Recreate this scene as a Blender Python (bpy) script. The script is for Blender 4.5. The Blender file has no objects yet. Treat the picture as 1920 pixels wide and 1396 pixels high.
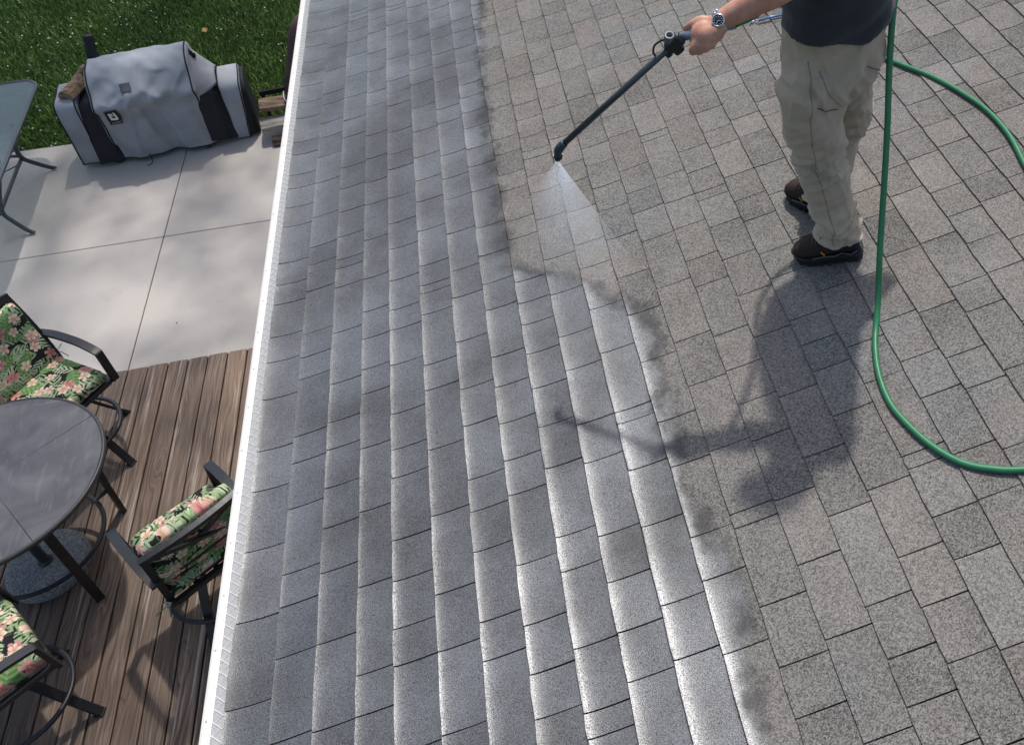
import bpy, bmesh, math, random
import numpy as np
from mathutils import Vector, Matrix, noise as mnoise
from mathutils.bvhtree import BVHTree
R = math.radians
random.seed(7)
rng = np.random.default_rng(11)
scene = bpy.context.scene
COL = scene.collection

# ------------------------------------------------------------------ camera
PITCH = R(16.18)                      # roof pitch
TP, CP, SP = math.tan(PITCH), math.cos(PITCH), math.sin(PITCH)
EZ = 2.45                             # eave height above the patio
cam = bpy.data.cameras.new('camera')
cam.sensor_fit = 'HORIZONTAL'; cam.sensor_width = 36.0
cam.lens = 36.0 * 1710.0 / 1920.0
cam.shift_x = -331.0 / 1920.0         # the photograph is the lower left crop of a wider frame
cam.shift_y = -298.0 / 1920.0
cam.clip_start = 0.05; cam.clip_end = 600
camo = bpy.data.objects.new('camera', cam); COL.objects.link(camo)
camo.location = (1.1206, 0.0, 5.5532)
camo.rotation_euler = (R(49.335), 0, R(-14.428))
scene.camera = camo

# ------------------------------------------------------------------ sky, sun, exposure
SUN_EL, SUN_AZ = R(65.0), R(20.0)     # azimuth from +Y towards +X
world = bpy.data.worlds.new('World'); scene.world = world; world.use_nodes = True
wt = world.node_tree; wt.nodes.clear()
wo = wt.nodes.new('ShaderNodeOutputWorld'); wb = wt.nodes.new('ShaderNodeBackground')
sk = wt.nodes.new('ShaderNodeTexSky'); sk.sky_type = 'NISHITA'; sk.sun_disc = False
sk.sun_elevation = SUN_EL; sk.sun_rotation = SUN_AZ
sk.air_density = 1.0; sk.dust_density = 2.5; sk.ozone_density = 1.0
wb.inputs['Strength'].default_value = 0.145
wt.links.new(sk.outputs[0], wb.inputs[0]); wt.links.new(wb.outputs[0], wo.inputs[0])
sun = bpy.data.lights.new('sun', 'SUN'); sun.energy = 2.85; sun.angle = R(1.6); sun.color = (1.0, 0.975, 0.94)
suno = bpy.data.objects.new('sun', sun); COL.objects.link(suno)
sd = Vector((math.sin(SUN_AZ) * math.cos(SUN_EL), math.cos(SUN_AZ) * math.cos(SUN_EL), math.sin(SUN_EL)))
suno.rotation_euler = sd.to_track_quat('Z', 'Y').to_euler(); suno.location = (6, 16, 30)
vs = scene.view_settings
vs.view_transform = 'Standard'; vs.look = 'None'; vs.exposure = 0.42; vs.gamma = 1.0
vs.use_curve_mapping = False

# ------------------------------------------------------------------ helpers
def link(o, parent=None):
    COL.objects.link(o)
    if parent is not None: o.parent = parent
    return o
def tag(o, label=None, cat=None, group=None, kind=None):
    if label: o['label'] = label
    if cat: o['category'] = cat
    if group: o['group'] = group
    if kind: o['kind'] = kind
    return o
def empty(name, loc=(0, 0, 0), rz=0.0):
    o = bpy.data.objects.new(name, None); o.empty_display_size = 0.2
    o.location = loc; o.rotation_euler = (0, 0, rz)
    return link(o)

class MB:
    """collects pieces of one part"""
    def __init__(s): s.v = []; s.f = []; s.m = []; s.sm = []
    def add(s, vs_, fs, mi=0, smooth=False):
        b = len(s.v); s.v += [tuple(p) for p in vs_]
        for q in fs: s.f.append([b + i for i in q]); s.m.append(mi); s.sm.append(smooth)
    def box(s, c, size, rot=None, mi=0, bev=0.0):
        hx, hy, hz = [a * .5 for a in size]
        if bev <= 0:
            P = [(x, y, z) for z in (-hz, hz) for y in (-hy, hy) for x in (-hx, hx)]
            F = [(0, 2, 3, 1), (4, 5, 7, 6), (0, 1, 5, 4), (2, 6, 7, 3), (0, 4, 6, 2), (1, 3, 7, 5)]
        else:
            b = bev; ring = lambda h, k: [(-hx + k, -hy, h), (hx - k, -hy, h), (hx, -hy + k, h), (hx, hy - k, h), (hx - k, hy, h), (-hx + k, hy, h), (-hx, hy - k, h), (-hx, -hy + k, h)]
            def rg(h, ins): 
                return [(x * (1 - ins / hx), y * (1 - ins / hy), h) for x, y, h in ring(h, b)]
            P = rg(-hz, b * .8) + rg(-hz + b, 0) + rg(hz - b, 0) + rg(hz, b * .8)
            F = [tuple(range(7, -1, -1)), tuple(range(24, 32))]
            for k in range(3):
                for i in range(8):
                    j = (i + 1) % 8; F.append((k * 8 + i, k * 8 + j, (k + 1) * 8 + j, (k + 1) * 8 + i))
        M = rot if rot is not None else Matrix.Identity(3)
        c = Vector(c); s.add([c + M @ Vector(p) for p in P], F, mi)
    def bar(s, a, b, w, t, up=(0, 0, 1), mi=0, bev=0.0):
        a, b = Vector(a), Vector(b); d = b - a; L = d.length; x = d.normalized(); u = Vector(up)
        if abs(x.dot(u)) > .97: u = Vector((1, 0, 0))
        y = u.cross(x).normalized(); z = x.cross(y)
        s.box((a + b) * .5, (L, w, t), Matrix((x, y, z)).transposed(), mi, bev)
    def tube(s, path, r, n=10, mi=0, closed=False, cap=True, flat=1.0, up=None):
        P = [Vector(p) for p in path]; m = len(P); rr = r if hasattr(r, '__len__') else [r] * m
        V = []; prev = None
        for i, p in enumerate(P):
            if closed: t = (P[(i + 1) % m] - P[i - 1])
            else: t = P[min(i + 1, m - 1)] - P[max(i - 1, 0)]
            t.normalize()
            if up is not None: u = Vector(up)
            else: u = prev if prev is not None else (Vector((0, 0, 1)) if abs(t.z) < .9 else Vector((1, 0, 0)))
            u = (u - t * u.dot(t))
            if u.length < 1e-6: u = Vector((1, 0, 0)) - t * t.x
            u.normalize(); prev = u; w = t.cross(u)
            for k in range(n):
                a = 2 * math.pi * k / n; V.append(p + (w * math.cos(a) + u * math.sin(a) * flat) * rr[i])
        F = []
        for i in range(m if closed else m - 1):
            for k in range(n):
                F.append((i * n + k, i * n + (k + 1) % n, ((i + 1) % m) * n + (k + 1) % n, ((i + 1) % m) * n + k))
        if cap and not closed:
            F.append(tuple(range(n - 1, -1, -1))); F.append(tuple((m - 1) * n + k for k in range(n)))
        s.add(V, F, mi, True)
    def ribbon(s, path, w, t, side, mi=0):
        """rectangular section swept on a path; side = direction of the width"""
        P = [Vector(p) for p in path]; V = []; m = len(P)
        for i, p in enumerate(P):
            tg = (P[min(i + 1, m - 1)] - P[max(i - 1, 0)]).normalized(); sd_ = Vector(side); sd_ = (sd_ - tg * sd_.dot(tg)).normalized(); nn = tg.cross(sd_)
            for a, b in ((-1, -1), (1, -1), (1, 1), (-1, 1)): V.append(p + sd_ * a * w / 2 + nn * b * t / 2)
        F = [(3, 2, 1, 0), tuple((m - 1) * 4 + k for k in range(4))]
        for i in range(m - 1):
            for k in range(4): F.append((i * 4 + k, i * 4 + (k + 1) % 4, (i + 1) * 4 + (k + 1) % 4, (i + 1) * 4 + k))
        s.add(V, F, mi)
    def lathe(s, prof, c=(0, 0, 0), n=32, mi=0, M=None, smooth=True):
        V = []; c = Vector(c)
        for r, z in prof:
            for k in range(n):
                a = 2 * math.pi * k / n; p = Vector((r * math.cos(a), r * math.sin(a), z))
                V.append(c + (M @ p if M is not None else p))
        F = []
        for i in range(len(prof) - 1):
            for k in range(n): F.append((i * n + k, i * n + (k + 1) % n, (i + 1) * n + (k + 1) % n, (i + 1) * n + k))
        F.append(tuple(range(n - 1, -1, -1))); F.append(tuple((len(prof) - 1) * n + k for k in range(n)))
        s.add(V, F, mi, smooth)
    def loft(s, rings, mi=0, cap=True, smooth=True, closed_ring=True):
        n = len(rings[0]); V = [p for r in rings for p in r]; F = []
        for i in range(len(rings) - 1):
            for k in range(n if closed_ring else n - 1):
                F.append((i * n + k, i * n + (k + 1) % n, (i + 1) * n + (k + 1) % n, (i + 1) * n + k))
        if cap: F.append(tuple(range(n - 1, -1, -1))); F.append(tuple((len(rings) - 1) * n + k for k in range(n)))
        s.add(V, F, mi, smooth)
    def ell(s, c, r, nu=16, nv=10, M=None, mi=0):
        prof = [(max(1e-4, math.sin(math.pi * i / nv)), -math.cos(math.pi * i / nv)) for i in range(nv + 1)]
        V = []; c = Vector(c)
        for a, z in prof:
            for k in range(nu):
                t = 2 * math.pi * k / nu; p = Vector((a * math.cos(t) * r[0], a * math.sin(t) * r[1], z * r[2])); V.append(c + (M @ p if M is not None else p))
        F = []
        for i in range(nv):
            for k in range(nu): F.append((i * nu + k, i * nu + (k + 1) % nu, (i + 1) * nu + (k + 1) % nu, (i + 1) * nu + k))
        s.add(V, F, mi, True)
    def mesh(s, name, mats):
        me = bpy.data.meshes.new(name); me.from_pydata(s.v, [], s.f)
        for m in (mats if isinstance(mats, (list, tuple)) else [mats]): me.materials.append(m)
        me.polygons.foreach_set('material_index', s.m); me.polygons.foreach_set('use_smooth', s.sm)
        me.update(); return me
    def build(s, name, mats, parent=None, loc=None):
        o = bpy.data.objects.new(name, s.mesh(name, mats))
        if loc is not None: o.location = loc
        return link(o, parent)

def catmull(P, n=8):
    P = [Vector(p) for p in P]; Q = [P[0] * 2 - P[1]] + P + [P[-1] * 2 - P[-2]]; out = []
    for i in range(1, len(Q) - 2):
        a, b, c, d = Q[i - 1:i + 3]
        for k in range(n):
            t = k / n
            out.append(.5 * ((2 * b) + (c - a) * t + (2 * a - 5 * b + 4 * c - d) * t * t + (3 * b - a - 3 * c + d) * t ** 3))
    out.append(P[-1]); return out
def rbox(size, r, n=6, puff=0.0):
    """rounded pillow box: verts, faces (centred)"""
    bm = bmesh.new(); bmesh.ops.create_cube(bm, size=2.0)
    bmesh.ops.subdivide_edges(bm, edges=bm.edges[:], cuts=n, use_grid_fill=True)
    h = [a / 2 for a in size]
    for v in bm.verts:
        c = Vector((max(-1, min(1, v.co.x)) , v.co.y, v.co.z)); q = Vector([c[i] * h[i] for i in range(3)])
        inner = Vector([max(-(h[i] - r), min(h[i] - r, q[i])) for i in range(3)]); d = q - inner
        if d.length > 1e-9: q = inner + d.normalized() * r
        if puff: q.z *= 1 + puff * (1 - c.x ** 2) * (1 - c.y ** 2)
        v.co = q
    V = [v.co.copy() for v in bm.verts]; bm.verts.index_update(); F = [[v.index for v in f.verts] for f in bm.faces]; bm.free()
    return V, F

# ------------------------------------------------------------------ node helpers
class S:
    """a float socket with arithmetic"""
    def __init__(s, t, o): s.t, s.o = t, o
    def _m(s, op, b=None, c=None, rev=False):
        n = s.t.nodes.new('ShaderNodeMath'); n.operation = op; ins = [s, b, c]
        if rev: ins = [b, s, c]
        for i, q in enumerate(ins):
            if q is None: continue
            if isinstance(q, S): s.t.links.new(q.o, n.inputs[i])
            else: n.inputs[i].default_value = q
        return S(s.t, n.outputs[0])
    def __add__(s, b): return s._m('ADD', b)
    __radd__ = __add__
    def __mul__(s, b): return s._m('MULTIPLY', b)
    __rmul__ = __mul__
    def __sub__(s, b): return s._m('SUBTRACT', b)
    def __rsub__(s, b): return s._m('SUBTRACT', b, rev=True)
    def __truediv__(s, b): return s._m('DIVIDE', b)
    def f(s, op, b=None, c=None): return s._m(op, b, c)
    def step(s, a, b):
        n = s.t.nodes.new('ShaderNodeMapRange'); n.interpolation_type = 'SMOOTHSTEP'
        s.t.links.new(s.o, n.inputs[0]); n.inputs[1].default_value = a; n.inputs[2].default_value = b
        return S(s.t, n.outputs[0])
class NT:
    def __init__(s, name, rough=.6, spec=.5, metal=0.0):
        s.mat = bpy.data.materials.new(name); s.mat.use_nodes = True; s.t = s.mat.node_tree
        s.b = s.t.nodes['Principled BSDF']; s.set('Roughness', rough); s.set('Specular IOR Level', spec); s.set('Metallic', metal)
    def set(s, k, v):
        if isinstance(v, S): s.t.links.new(v.o, s.b.inputs[k])
        elif hasattr(v, 'is_output') or 'NodeSocket' in type(v).__name__: s.t.links.new(v, s.b.inputs[k])
        else: s.b.inputs[k].default_value = v
    def col(s, c): return (c[0], c[1], c[2], 1.0)
    def lk(s, a, b): s.t.links.new(a.o if isinstance(a, S) else a, b)
    def node(s, k): return s.t.nodes.new(k)
    def pos(s): return s.node('ShaderNodeNewGeometry').outputs['Position']
    def objc(s): return s.node('ShaderNodeTexCoord').outputs['Object']
    def rnd(s): return S(s.t, s.node('ShaderNodeObjectInfo').outputs['Random'])
    def xyz(s, v):
        n = s.node('ShaderNodeSeparateXYZ'); s.lk(v, n.inputs[0]); return [S(s.t, o) for o in n.outputs]
    def vec(s, x, y, z):
        n = s.node('ShaderNodeCombineXYZ')
        for i, q in enumerate((x, y, z)):
            if isinstance(q, S): s.lk(q, n.inputs[i])
            else: n.inputs[i].default_value = q
        return n.outputs[0]
    def scale(s, v, k, off=(0, 0, 0)):
        n = s.node('ShaderNodeMapping'); s.lk(v, n.inputs[0]); n.inputs['Scale'].default_value = k; n.inputs['Location'].default_value = off; return n.outputs[0]
    def noise(s, v, sc, det=3, ro=.5, dist=0.0, color=False):
        n = s.node('ShaderNodeTexNoise'); s.lk(v, n.inputs['Vector']); n.inputs['Scale'].default_value = sc; n.inputs['Detail'].default_value = det
        n.inputs['Roughness'].default_value = ro; n.inputs['Distortion'].default_value = dist
        return n.outputs['Color'] if color else S(s.t, n.outputs[0])
    def voro(s, v, sc, feat='F1', rand=1.0, dim='3D'):
        n = s.node('ShaderNodeTexVoronoi'); n.voronoi_dimensions = dim; n.feature = feat; s.lk(v, n.inputs['Vector']); n.inputs['Scale'].default_value = sc; n.inputs['Randomness'].default_value = rand
        return n
    def mix(s, f, a, b, mode='MIX'):
        n = s.node('ShaderNodeMix'); n.data_type = 'RGBA'; n.blend_type = mode
        if isinstance(f, S): s.lk(f, n.inputs[0])
        else: n.inputs[0].default_value = f
        for i, q in ((6, a), (7, b)):
            if isinstance(q, (tuple, list)): n.inputs[i].default_value = s.col(q)
            elif isinstance(q, S): s.lk(q, n.inputs[i])
            else: s.lk(q, n.inputs[i])
        return n.outputs[2]
    def ramp(s, f, stops, interp='LINEAR'):
        n = s.node('ShaderNodeValToRGB'); s.lk(f, n.inputs[0]); n.color_ramp.interpolation = interp; e = n.color_ramp.elements
        while len(e) < len(stops): e.new(.5)
        for q, (p, c) in zip(e, stops): q.position = p; q.color = s.col(c)
        return n.outputs[0]
    def bump(s, h, strength=.3, dist=.01, base=None):
        n = s.node('ShaderNodeBump'); s.lk(h, n.inputs['Height']); n.inputs['Strength'].default_value = strength; n.inputs['Distance'].default_value = dist
        if base is not None: s.lk(base, n.inputs['Normal'])
        s.lk(n.outputs[0], s.b.inputs['Normal']); return n.outputs[0]
    def attr(s, nm):
        n = s.node('ShaderNodeAttribute'); n.attribute_name = nm; return S(s.t, n.outputs['Fac'])

def plain(name, c, rough=.55, spec=.5, metal=0.0, var=.12, sc=30, bump=0.0, bsc=60):
    m = NT(name, rough, spec, metal); p = m.objc(); nz = m.noise(p, sc, 4)
    m.set('Base Color', m.mix(nz, [a * (1 - var) for a in c], [min(1, a * (1 + var)) for a in c]))
    m.set('Roughness', nz * .2 + (rough - .1))
    if bump: m.bump(m.noise(p, bsc, 4), bump, .004)
    return m.mat
# ------------------------------------------------------------------ materials of the setting
def shingle_mat():
    m = NT('shingle granules', .85, .35)
    P = m.pos(); x, y, z = m.xyz(P)
    tone = m.attr('tone'); hue = m.attr('hue')
    g1 = m.noise(P, 380, 1.5, .6); g2 = S(m.t, m.voro(P, 330).outputs['Color'])
    gv = m.xyz(m.voro(P, 250).outputs['Color'])
    big = m.noise(P, 3.2, 3); mid = m.noise(P, 14, 3)
    # line up to which the cleaning liquid has been sprayed, as x over y
    fc = m.node('ShaderNodeFloatCurve'); cu = fc.mapping.curves[0]
    pts = [(0, 1.56), (.84, 1.557), (1.28, 1.59), (1.5, 1.545), (1.68, 1.52), (1.9, 1.55), (2.15, 1.555), (2.4, 1.575), (2.55, 1.50), (2.72, 1.38), (2.88, 1.22), (3.05, 1.09), (3.4, 1.085), (3.75, 1.07), (4.3, 1.09), (4.85, 1.115), (5.5, 1.17), (6.5, 1.2), (8, 1.2)]
    q = [(a / 8, b / 2) for a, b in pts]
    while len(cu.points) < len(q): cu.points.new(.5, .5)
    for cp, (a, b) in zip(cu.points, q): cp.location = (a, b); cp.handle_type = 'AUTO'
    fc.mapping.use_clip = False; fc.mapping.update()
    m.lk((y / 8.0).f('MINIMUM', 1.0).f('MAXIMUM', 0.0), fc.inputs['Value'])
    d = S(m.t, fc.outputs[0]) * 2.0 - x + (m.noise(P, 5.5, 3) - .5) * .16 + (mid - .5) * .07 + (m.noise(P, 45, 3) - .5) * .05
    wet = d.step(-.02, .03)
    rim = d.step(-.05, -.012) * (1.0 - d.step(.012, .075))
    rim = rim * ((m.noise(P, 9, 3, .6)).step(.36, .62) * .8 + .2)
    # colours
    gran = (g1 - .5) * 1.9 + (gv[0] - .5) * .95
    lum = .162 + (tone - .5) * .060 + gran * .16 + (big - .5) * .09 + (mid - .5) * .05
    lum = lum.f('MAXIMUM', .03)
    tint = m.mix(hue * .8 + (big - .5) * .6, (1.0, .94, .845), (1.05, .92, .80))
    tint = m.mix((m.noise(P, 2.1, 2)).step(.5, .72) * .55, tint, (.95, .985, .965))
    tint = m.mix((gv[1]).step(.86, .9) * .5, tint, (1.15, .98, .78))
    dry = m.mix(1.0, tint, lum, 'MULTIPLY')
    dirt = (m.noise(P, 1.7, 4, .6)).step(.56, .78)
    dry = m.mix(dirt * .24, dry, (.075, .07, .062))
    wetc = m.mix(1.0, (.20, .21, .235), dry, 'MULTIPLY')
    c = m.mix(wet * .93, dry, wetc)
    c = m.mix(rim * .62, c, (.034, .034, .035))
    m.set('Base Color', c)
    film = wet * ((m.noise(P, 2.9, 4, .6)).step(.28, .7) * .5 + .5) * (g1.step(.34, .6) * .75 + .25) * (tone.step(.1, .75) * .16 + .84) * (1.0 - rim * .7)
    m.set('Roughness', .88 - film * .44 + (g1 - .5) * .2)
    m.set('Coat Weight', film * 1.0); m.set('Coat Roughness', .39); m.set('Coat IOR', 2.0)
    m.set('Specular IOR Level', .22 + film * .78); m.set('Coat Tint', (.88, .94, 1, 1))
    m.bump(g1 * .6 + gv[2] * .5, .75, .005)
    cb = m.node('ShaderNodeBump'); m.lk(g1 * .6 + gv[2] * .5, cb.inputs['Height']); cb.inputs['Strength'].default_value = .22; cb.inputs['Distance'].default_value = .003
    m.lk(cb.outputs[0], m.b.inputs['Coat Normal'])
    return m.mat
M_SH = shingle_mat()
M_UNDER = plain('asphalt underlay', (.012, .012, .013), .9, .2)
def concrete_mat():
    m = NT('concrete', .82, .3); P = m.pos(); x, y, z = m.xyz(P)
    n1 = m.noise(P, 1.3, 5, .55); n2 = m.noise(m.scale(P, (9, 1.2, 1)), 3, 4); n3 = m.noise(P, 120, 2); n4 = m.noise(P, 4.5, 4, .6, .6)
    c = m.mix(n1, (.395, .36, .318), (.50, .462, .415)); c = m.mix(n2.step(.35, .75) * .35, c, (.45, .405, .355))
    c = m.mix(n4.step(.55, .8) * .4, c, (.345, .315, .28)); c = m.mix((n3 - .5) * .5 + .18, c, (.215, .20, .185))
    sp = S(m.t, m.voro(P, 9).outputs['Distance']); c = m.mix((1.0 - sp.step(.03, .06)) * .35, c, (.16, .15, .14))
    m.set('Base Color', c); m.bump(n3 * .5 + n2 * .3, .18, .004); return m.mat
M_CONC = concrete_mat()
def wood_mat(name, dark, light, grey, wear=.5, seedk=13.0):
    m = NT(name, .62, .35); P = m.pos(); r = m.rnd(); x, y, z = m.xyz(P)
    v = m.vec(x + r * seedk, y + r * 7.0, z)
    kn = m.voro(m.scale(v, (4.2, 1.1, 2.0)), 1.0); kd = S(m.t, kn.outputs['Distance'])
    warp = m.noise(m.scale(v, (6, .9, 3)), 1.5, 2)
    kf = (1.0 - kd.step(.0, .30))
    grain = m.noise(m.vec((x + r * seedk) * 75.0 + warp * 9.0 + kf * 9.0, y * 1.5 + r * 9.0, z * 20.0), 1.0, 5, .62)
    fine = m.noise(m.scale(v, (320, 9, 60)), 1.0, 3)
    c = m.mix(grain.step(.28, .72), dark, light)
    c = m.mix((fine - .35) * .55, c, [a * .45 for a in dark])
    streak = (m.noise(m.scale(v, (34, .85, 5)), 1.0, 5, .68)).step(.54, .70)
    c = m.mix(streak * wear, c, grey)
    c = m.mix((1.0 - kd.step(.035, .075)) * .75, c, (.035, .024, .017))
    c = m.mix((kd.step(.06, .1) * (1.0 - kd.step(.1, .2))) * .3, c, (.11, .062, .033))
    bt = m.mix(r, (.78, .78, .80), (1.18, 1.14, 1.08)); c = m.mix(1.0, c, bt, 'MULTIPLY')
    m.set('Base Color', c); m.set('Roughness', .52 + grain * .22); m.bump(grain * .7 + fine * .4, .35, .004); return m.mat
M_DECK = wood_mat('weathered stained deck wood', (.072, .048, .034), (.245, .172, .120), (.48, .42, .365), .7)
M_DARKGAP = plain('dark soil', (.02, .016, .012), .95, .1)
def soil_mat():
    m = NT('lawn soil', .95, .1); P = m.pos(); n = m.noise(P, 8, 5); m.set('Base Color', m.mix(n, (.012, .022, .007), (.03, .045, .014))); m.bump(m.noise(P, 60, 3), .5, .02); return m.mat
M_SOIL = soil_mat()
def grass_mat():
    m = NT('grass blade', .5, .35); t = m.attr('tint'); h = m.attr('hgt'); P = m.pos(); big = m.noise(P, .9, 3)
    c = m.mix(t, (.078, .165, .028), (.26, .38, .08)); c = m.mix(big.step(.35, .7) * .45, c, (.04, .075, .012)); c = m.mix(t.step(.94, .97) * .8, c, (.22, .19, .07))
    c = m.mix(h * .35, c, (.09, .17, .035)); m.set('Base Color', c)
    m.set('Subsurface Weight', 0.0); return m.mat
M_GRASS = grass_mat()
M_CLOVER = plain('clover blossom', (.66, .67, .52), .8, .2)
M_WHITE = plain('white coated aluminium', (.60, .565, .515), .42, .5, var=.04)
M_GUARD = plain('grey aluminium screen', (.34, .335, .32), .55, .5, .2, var=.25, sc=120)
M_GRIB = plain('white screen ribs', (.72, .71, .68), .5, .5, var=.05)
M_SCREW = plain('zinc screw head', (.42, .38, .34), .5, .5, .4)
M_SIDING = plain('pale siding', (.55, .53, .49), .7, .3)
M_BLACK = plain('black powder coated metal', (.016, .017, .019), .42, .5, var=.2, bump=.08, bsc=400)
M_BARK = plain('tree bark', (.10, .075, .055), .9, .2, var=.4, bump=.5, bsc=20)

# ------------------------------------------------------------------ ground, patio, lawn, deck
def sheet(name, x0, x1, y0, y1, z, mat, parent=None):
    b = MB(); b.add([(x0, y0, z), (x1, y0, z), (x1, y1, z), (x0, y1, z)], [(0, 1, 2, 3)]); return b.build(name, mat, parent)
tag(sheet('lawn', -180, 180, -180, 180, -.075, M_SOIL), 'green lawn with white clover beyond the concrete patio', kind='structure')
LAWN_Y, JY, DECK_Y = 8.86, 7.145, 5.555       # patio far edge, cross joint, deck edge (z = 0)
LAWN_Y, JY, JX, DECK_Y = 8.91, 7.146, -1.968, 5.545
patio = empty('patio', (-2, 7, 0)); tag(patio, 'pale concrete patio slab with saw cut joints', kind='structure')
xs = [-6.4, -4.2, JX, .35]; ys = [3.4, DECK_Y - .02, JY, LAWN_Y]
for i in range(3):
    for j in range(1, 3):
        b = MB(); g = .0035
        x0, x1, y0, y1 = xs[i] + g, xs[i + 1] - g, ys[j] + g, ys[j + 1] - g
        b.box(((x0 + x1) / 2 + 2, (y0 + y1) / 2 - 7, -.06), (x1 - x0, y1 - y0, .1), bev=.004)
        b.build('concrete_panel', M_CONC, patio)
b = MB(); b.box((-.99, -.9, -.068), (6.7, 5.2, .09)); b.build('joint_filler', M_DARKGAP, patio)

deck = empty('wooden_deck', (-1.9, 4.2, 0)); tag(deck, 'brown weathered wooden deck of lengthwise boards beside the house', 'deck')
BW, PIT = .1385, .1465
def board_mesh():
    b = MB(); n = 14; L0, L1 = 0.2, DECK_Y; rings = []
    hw = BW / 2; r = .006
    prof = [(-hw, -.030), (-hw, -r), (-hw + r * .3, -r * .3), (-hw + r, 0), (hw - r, 0), (hw - r * .3, -r * .3), (hw, -r), (hw, -.030)]
    ysb = [L0, L0 + .004] + [L0 + (L1 - L0) * k / 6 for k in range(1, 6)] + [L1 - .012, L1 - .004, L1]
    for y in ysb:
        k = 1.0; dz = 0
        if y > L1 - .013: k = 1 - max(0, (y - (L1 - .012))) / .012 * .09; dz = -max(0, (y - (L1 - .008))) * .7
        rings.append([(x * k, y - 4.2, z + dz) for x, z in prof])
    b.loft(rings, smooth=False); return b.mesh('board', M_DECK)
bmesh_ = board_mesh()
for k in range(-9, 27):
    x = -1.084 - PIT * (k - .5)
    o = bpy.data.objects.new('board', bmesh_); o.location = (x + 1.9 + random.uniform(-.0012, .0012), random.uniform(-.006, .004), random.uniform(-.0015, .0015)); o.rotation_euler = (0, R(random.uniform(-.25, .25)), 0)
    link(o, deck)
b = MB()
for y in (.4, 1.2, 2.0, 2.8, 3.6, 4.4, 5.2): b.box((0, y - 4.2, -.045), (5.0, .04, .028))
b.box((0, -1.3, -.065), (5.1, 5.3, .012)); b.build('joist', M_DARKGAP, deck)

# grass blades and clover
def grass():
    n = 150000
    x = rng.uniform(-7.5, .4, n); y = LAWN_Y + .0 + rng.power(.8, n) * 6.6
    keep = np.ones(n, bool); x, y = x[keep], y[keep]; n = len(x)
    a = rng.uniform(0, 2 * np.pi, n); h = rng.uniform(.02, .06, n) * (.7 + .6 * rng.random(n)); w = rng.uniform(.0028, .006, n)
    lean = rng.uniform(.15, 1.15, n); la = rng.uniform(0, 2 * np.pi, n)
    z0 = np.full(n, -.075)
    dx, dy = np.cos(a) * w, np.sin(a) * w; lx, ly = np.cos(la) * lean * h, np.sin(la) * lean * h
    V = np.empty((n, 5, 3))
    V[:, 0] = np.c_[x - dx, y - dy, z0]; V[:, 1] = np.c_[x + dx, y + dy, z0]
    V[:, 2] = np.c_[x + dx * .8 + lx * .4, y + dy * .8 + ly * .4, z0 + h * .62 + .02]; V[:, 3] = np.c_[x - dx * .8 + lx * .4, y - dy * .8 + ly * .4, z0 + h * .62 + .02]
    V[:, 4] = np.c_[x + lx, y + ly, z0 + h * .95 + .02]
    idx = np.arange(n)[:, None] * 5
    loops = np.concatenate([idx + [0, 1, 2, 3], idx + [3, 2, 4]], 1).ravel()
    me = bpy.data.meshes.new('grass'); me.vertices.add(n * 5); me.vertices.foreach_set('co', V.ravel())
    me.loops.add(n * 7); me.loops.foreach_set('vertex_index', loops)
    me.polygons.add(n * 2); st = (np.arange(n)[:, None] * 7 + [0, 4]).ravel(); me.polygons.foreach_set('loop_start', st)
    me.update(calc_edges=True); me.materials.append(M_GRASS)
    t = np.repeat(rng.random(n), 5); at = me.attributes.new('tint', 'FLOAT', 'POINT'); at.data.foreach_set('value', t)
    at = me.attributes.new('hgt', 'FLOAT', 'POINT'); at.data.foreach_set('value', np.tile([0, 0, .6, .6, 1.0], n))
    o = bpy.data.objects.new('grass', me); tag(o, 'short dense green grass of the back lawn', 'grass', kind='stuff'); link(o)
grass()
def clover():
    b = MB(); n = 900
    for i in range(n):
        x = random.uniform(-6.5, 0); y = LAWN_Y + random.random() ** 1.1 * 5.2
        if mnoise.noise(Vector((x * 1.1, y * 1.1, 3))) < -.12 and random.random() < .8: continue
        r = random.uniform(.007, .0155); z = random.uniform(-.03, .0)
        P = [(0, 0, 1), (1, 0, 0), (0, 1, 0), (-1, 0, 0), (0, -1, 0), (0, 0, -.8)]
        ca, sa = math.cos(i), math.sin(i)
        b.add([(x + (p[0] * ca - p[1] * sa) * r, y + (p[0] * sa + p[1] * ca) * r, z + p[2] * r * .8) for p in P], [(0, 1, 2), (0, 2, 3), (0, 3, 4), (0, 4, 1), (5, 2, 1), (5, 3, 2), (5, 4, 3), (5, 1, 4)], 0, True)
    tag(b.build('clover_blossoms', M_CLOVER), 'small white clover blossoms scattered in the lawn', 'flowers', kind='stuff')
clover()
M_LEAFB = plain('dry leaf', (.30, .17, .07), .8, .2, var=.3)
for i, (x, y, sc, lb) in enumerate(((-2.13, 11.05, .05, 'dry tan leaf lying on the lawn behind the covered smoker'),)):
    b = MB(); pts = [(0, -1), (.35, -.6), (.8, -.1), (.45, .2), (.5, .7), (0, 1.1), (-.45, .6), (-.5, .15), (-.8, -.2), (-.3, -.6)]
    top = [(px * sc, py * sc, .006 + .012 * abs(px)) for px, py in pts]; bot = [(a, c, z - .002) for a, c, z in top]
    n = len(pts); b.add(top + bot, [tuple(range(n)), tuple(range(2 * n - 1, n - 1, -1))] + [(k, n + k, n + (k + 1) % n, (k + 1) % n) for k in range(n)])
    o = b.build('fallen_leaf', M_LEAFB, loc=(x, y, -.008)); o.rotation_euler = (R(8), R(-6), i * 2.0 + .4); tag(o, lb, 'leaf')
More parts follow.
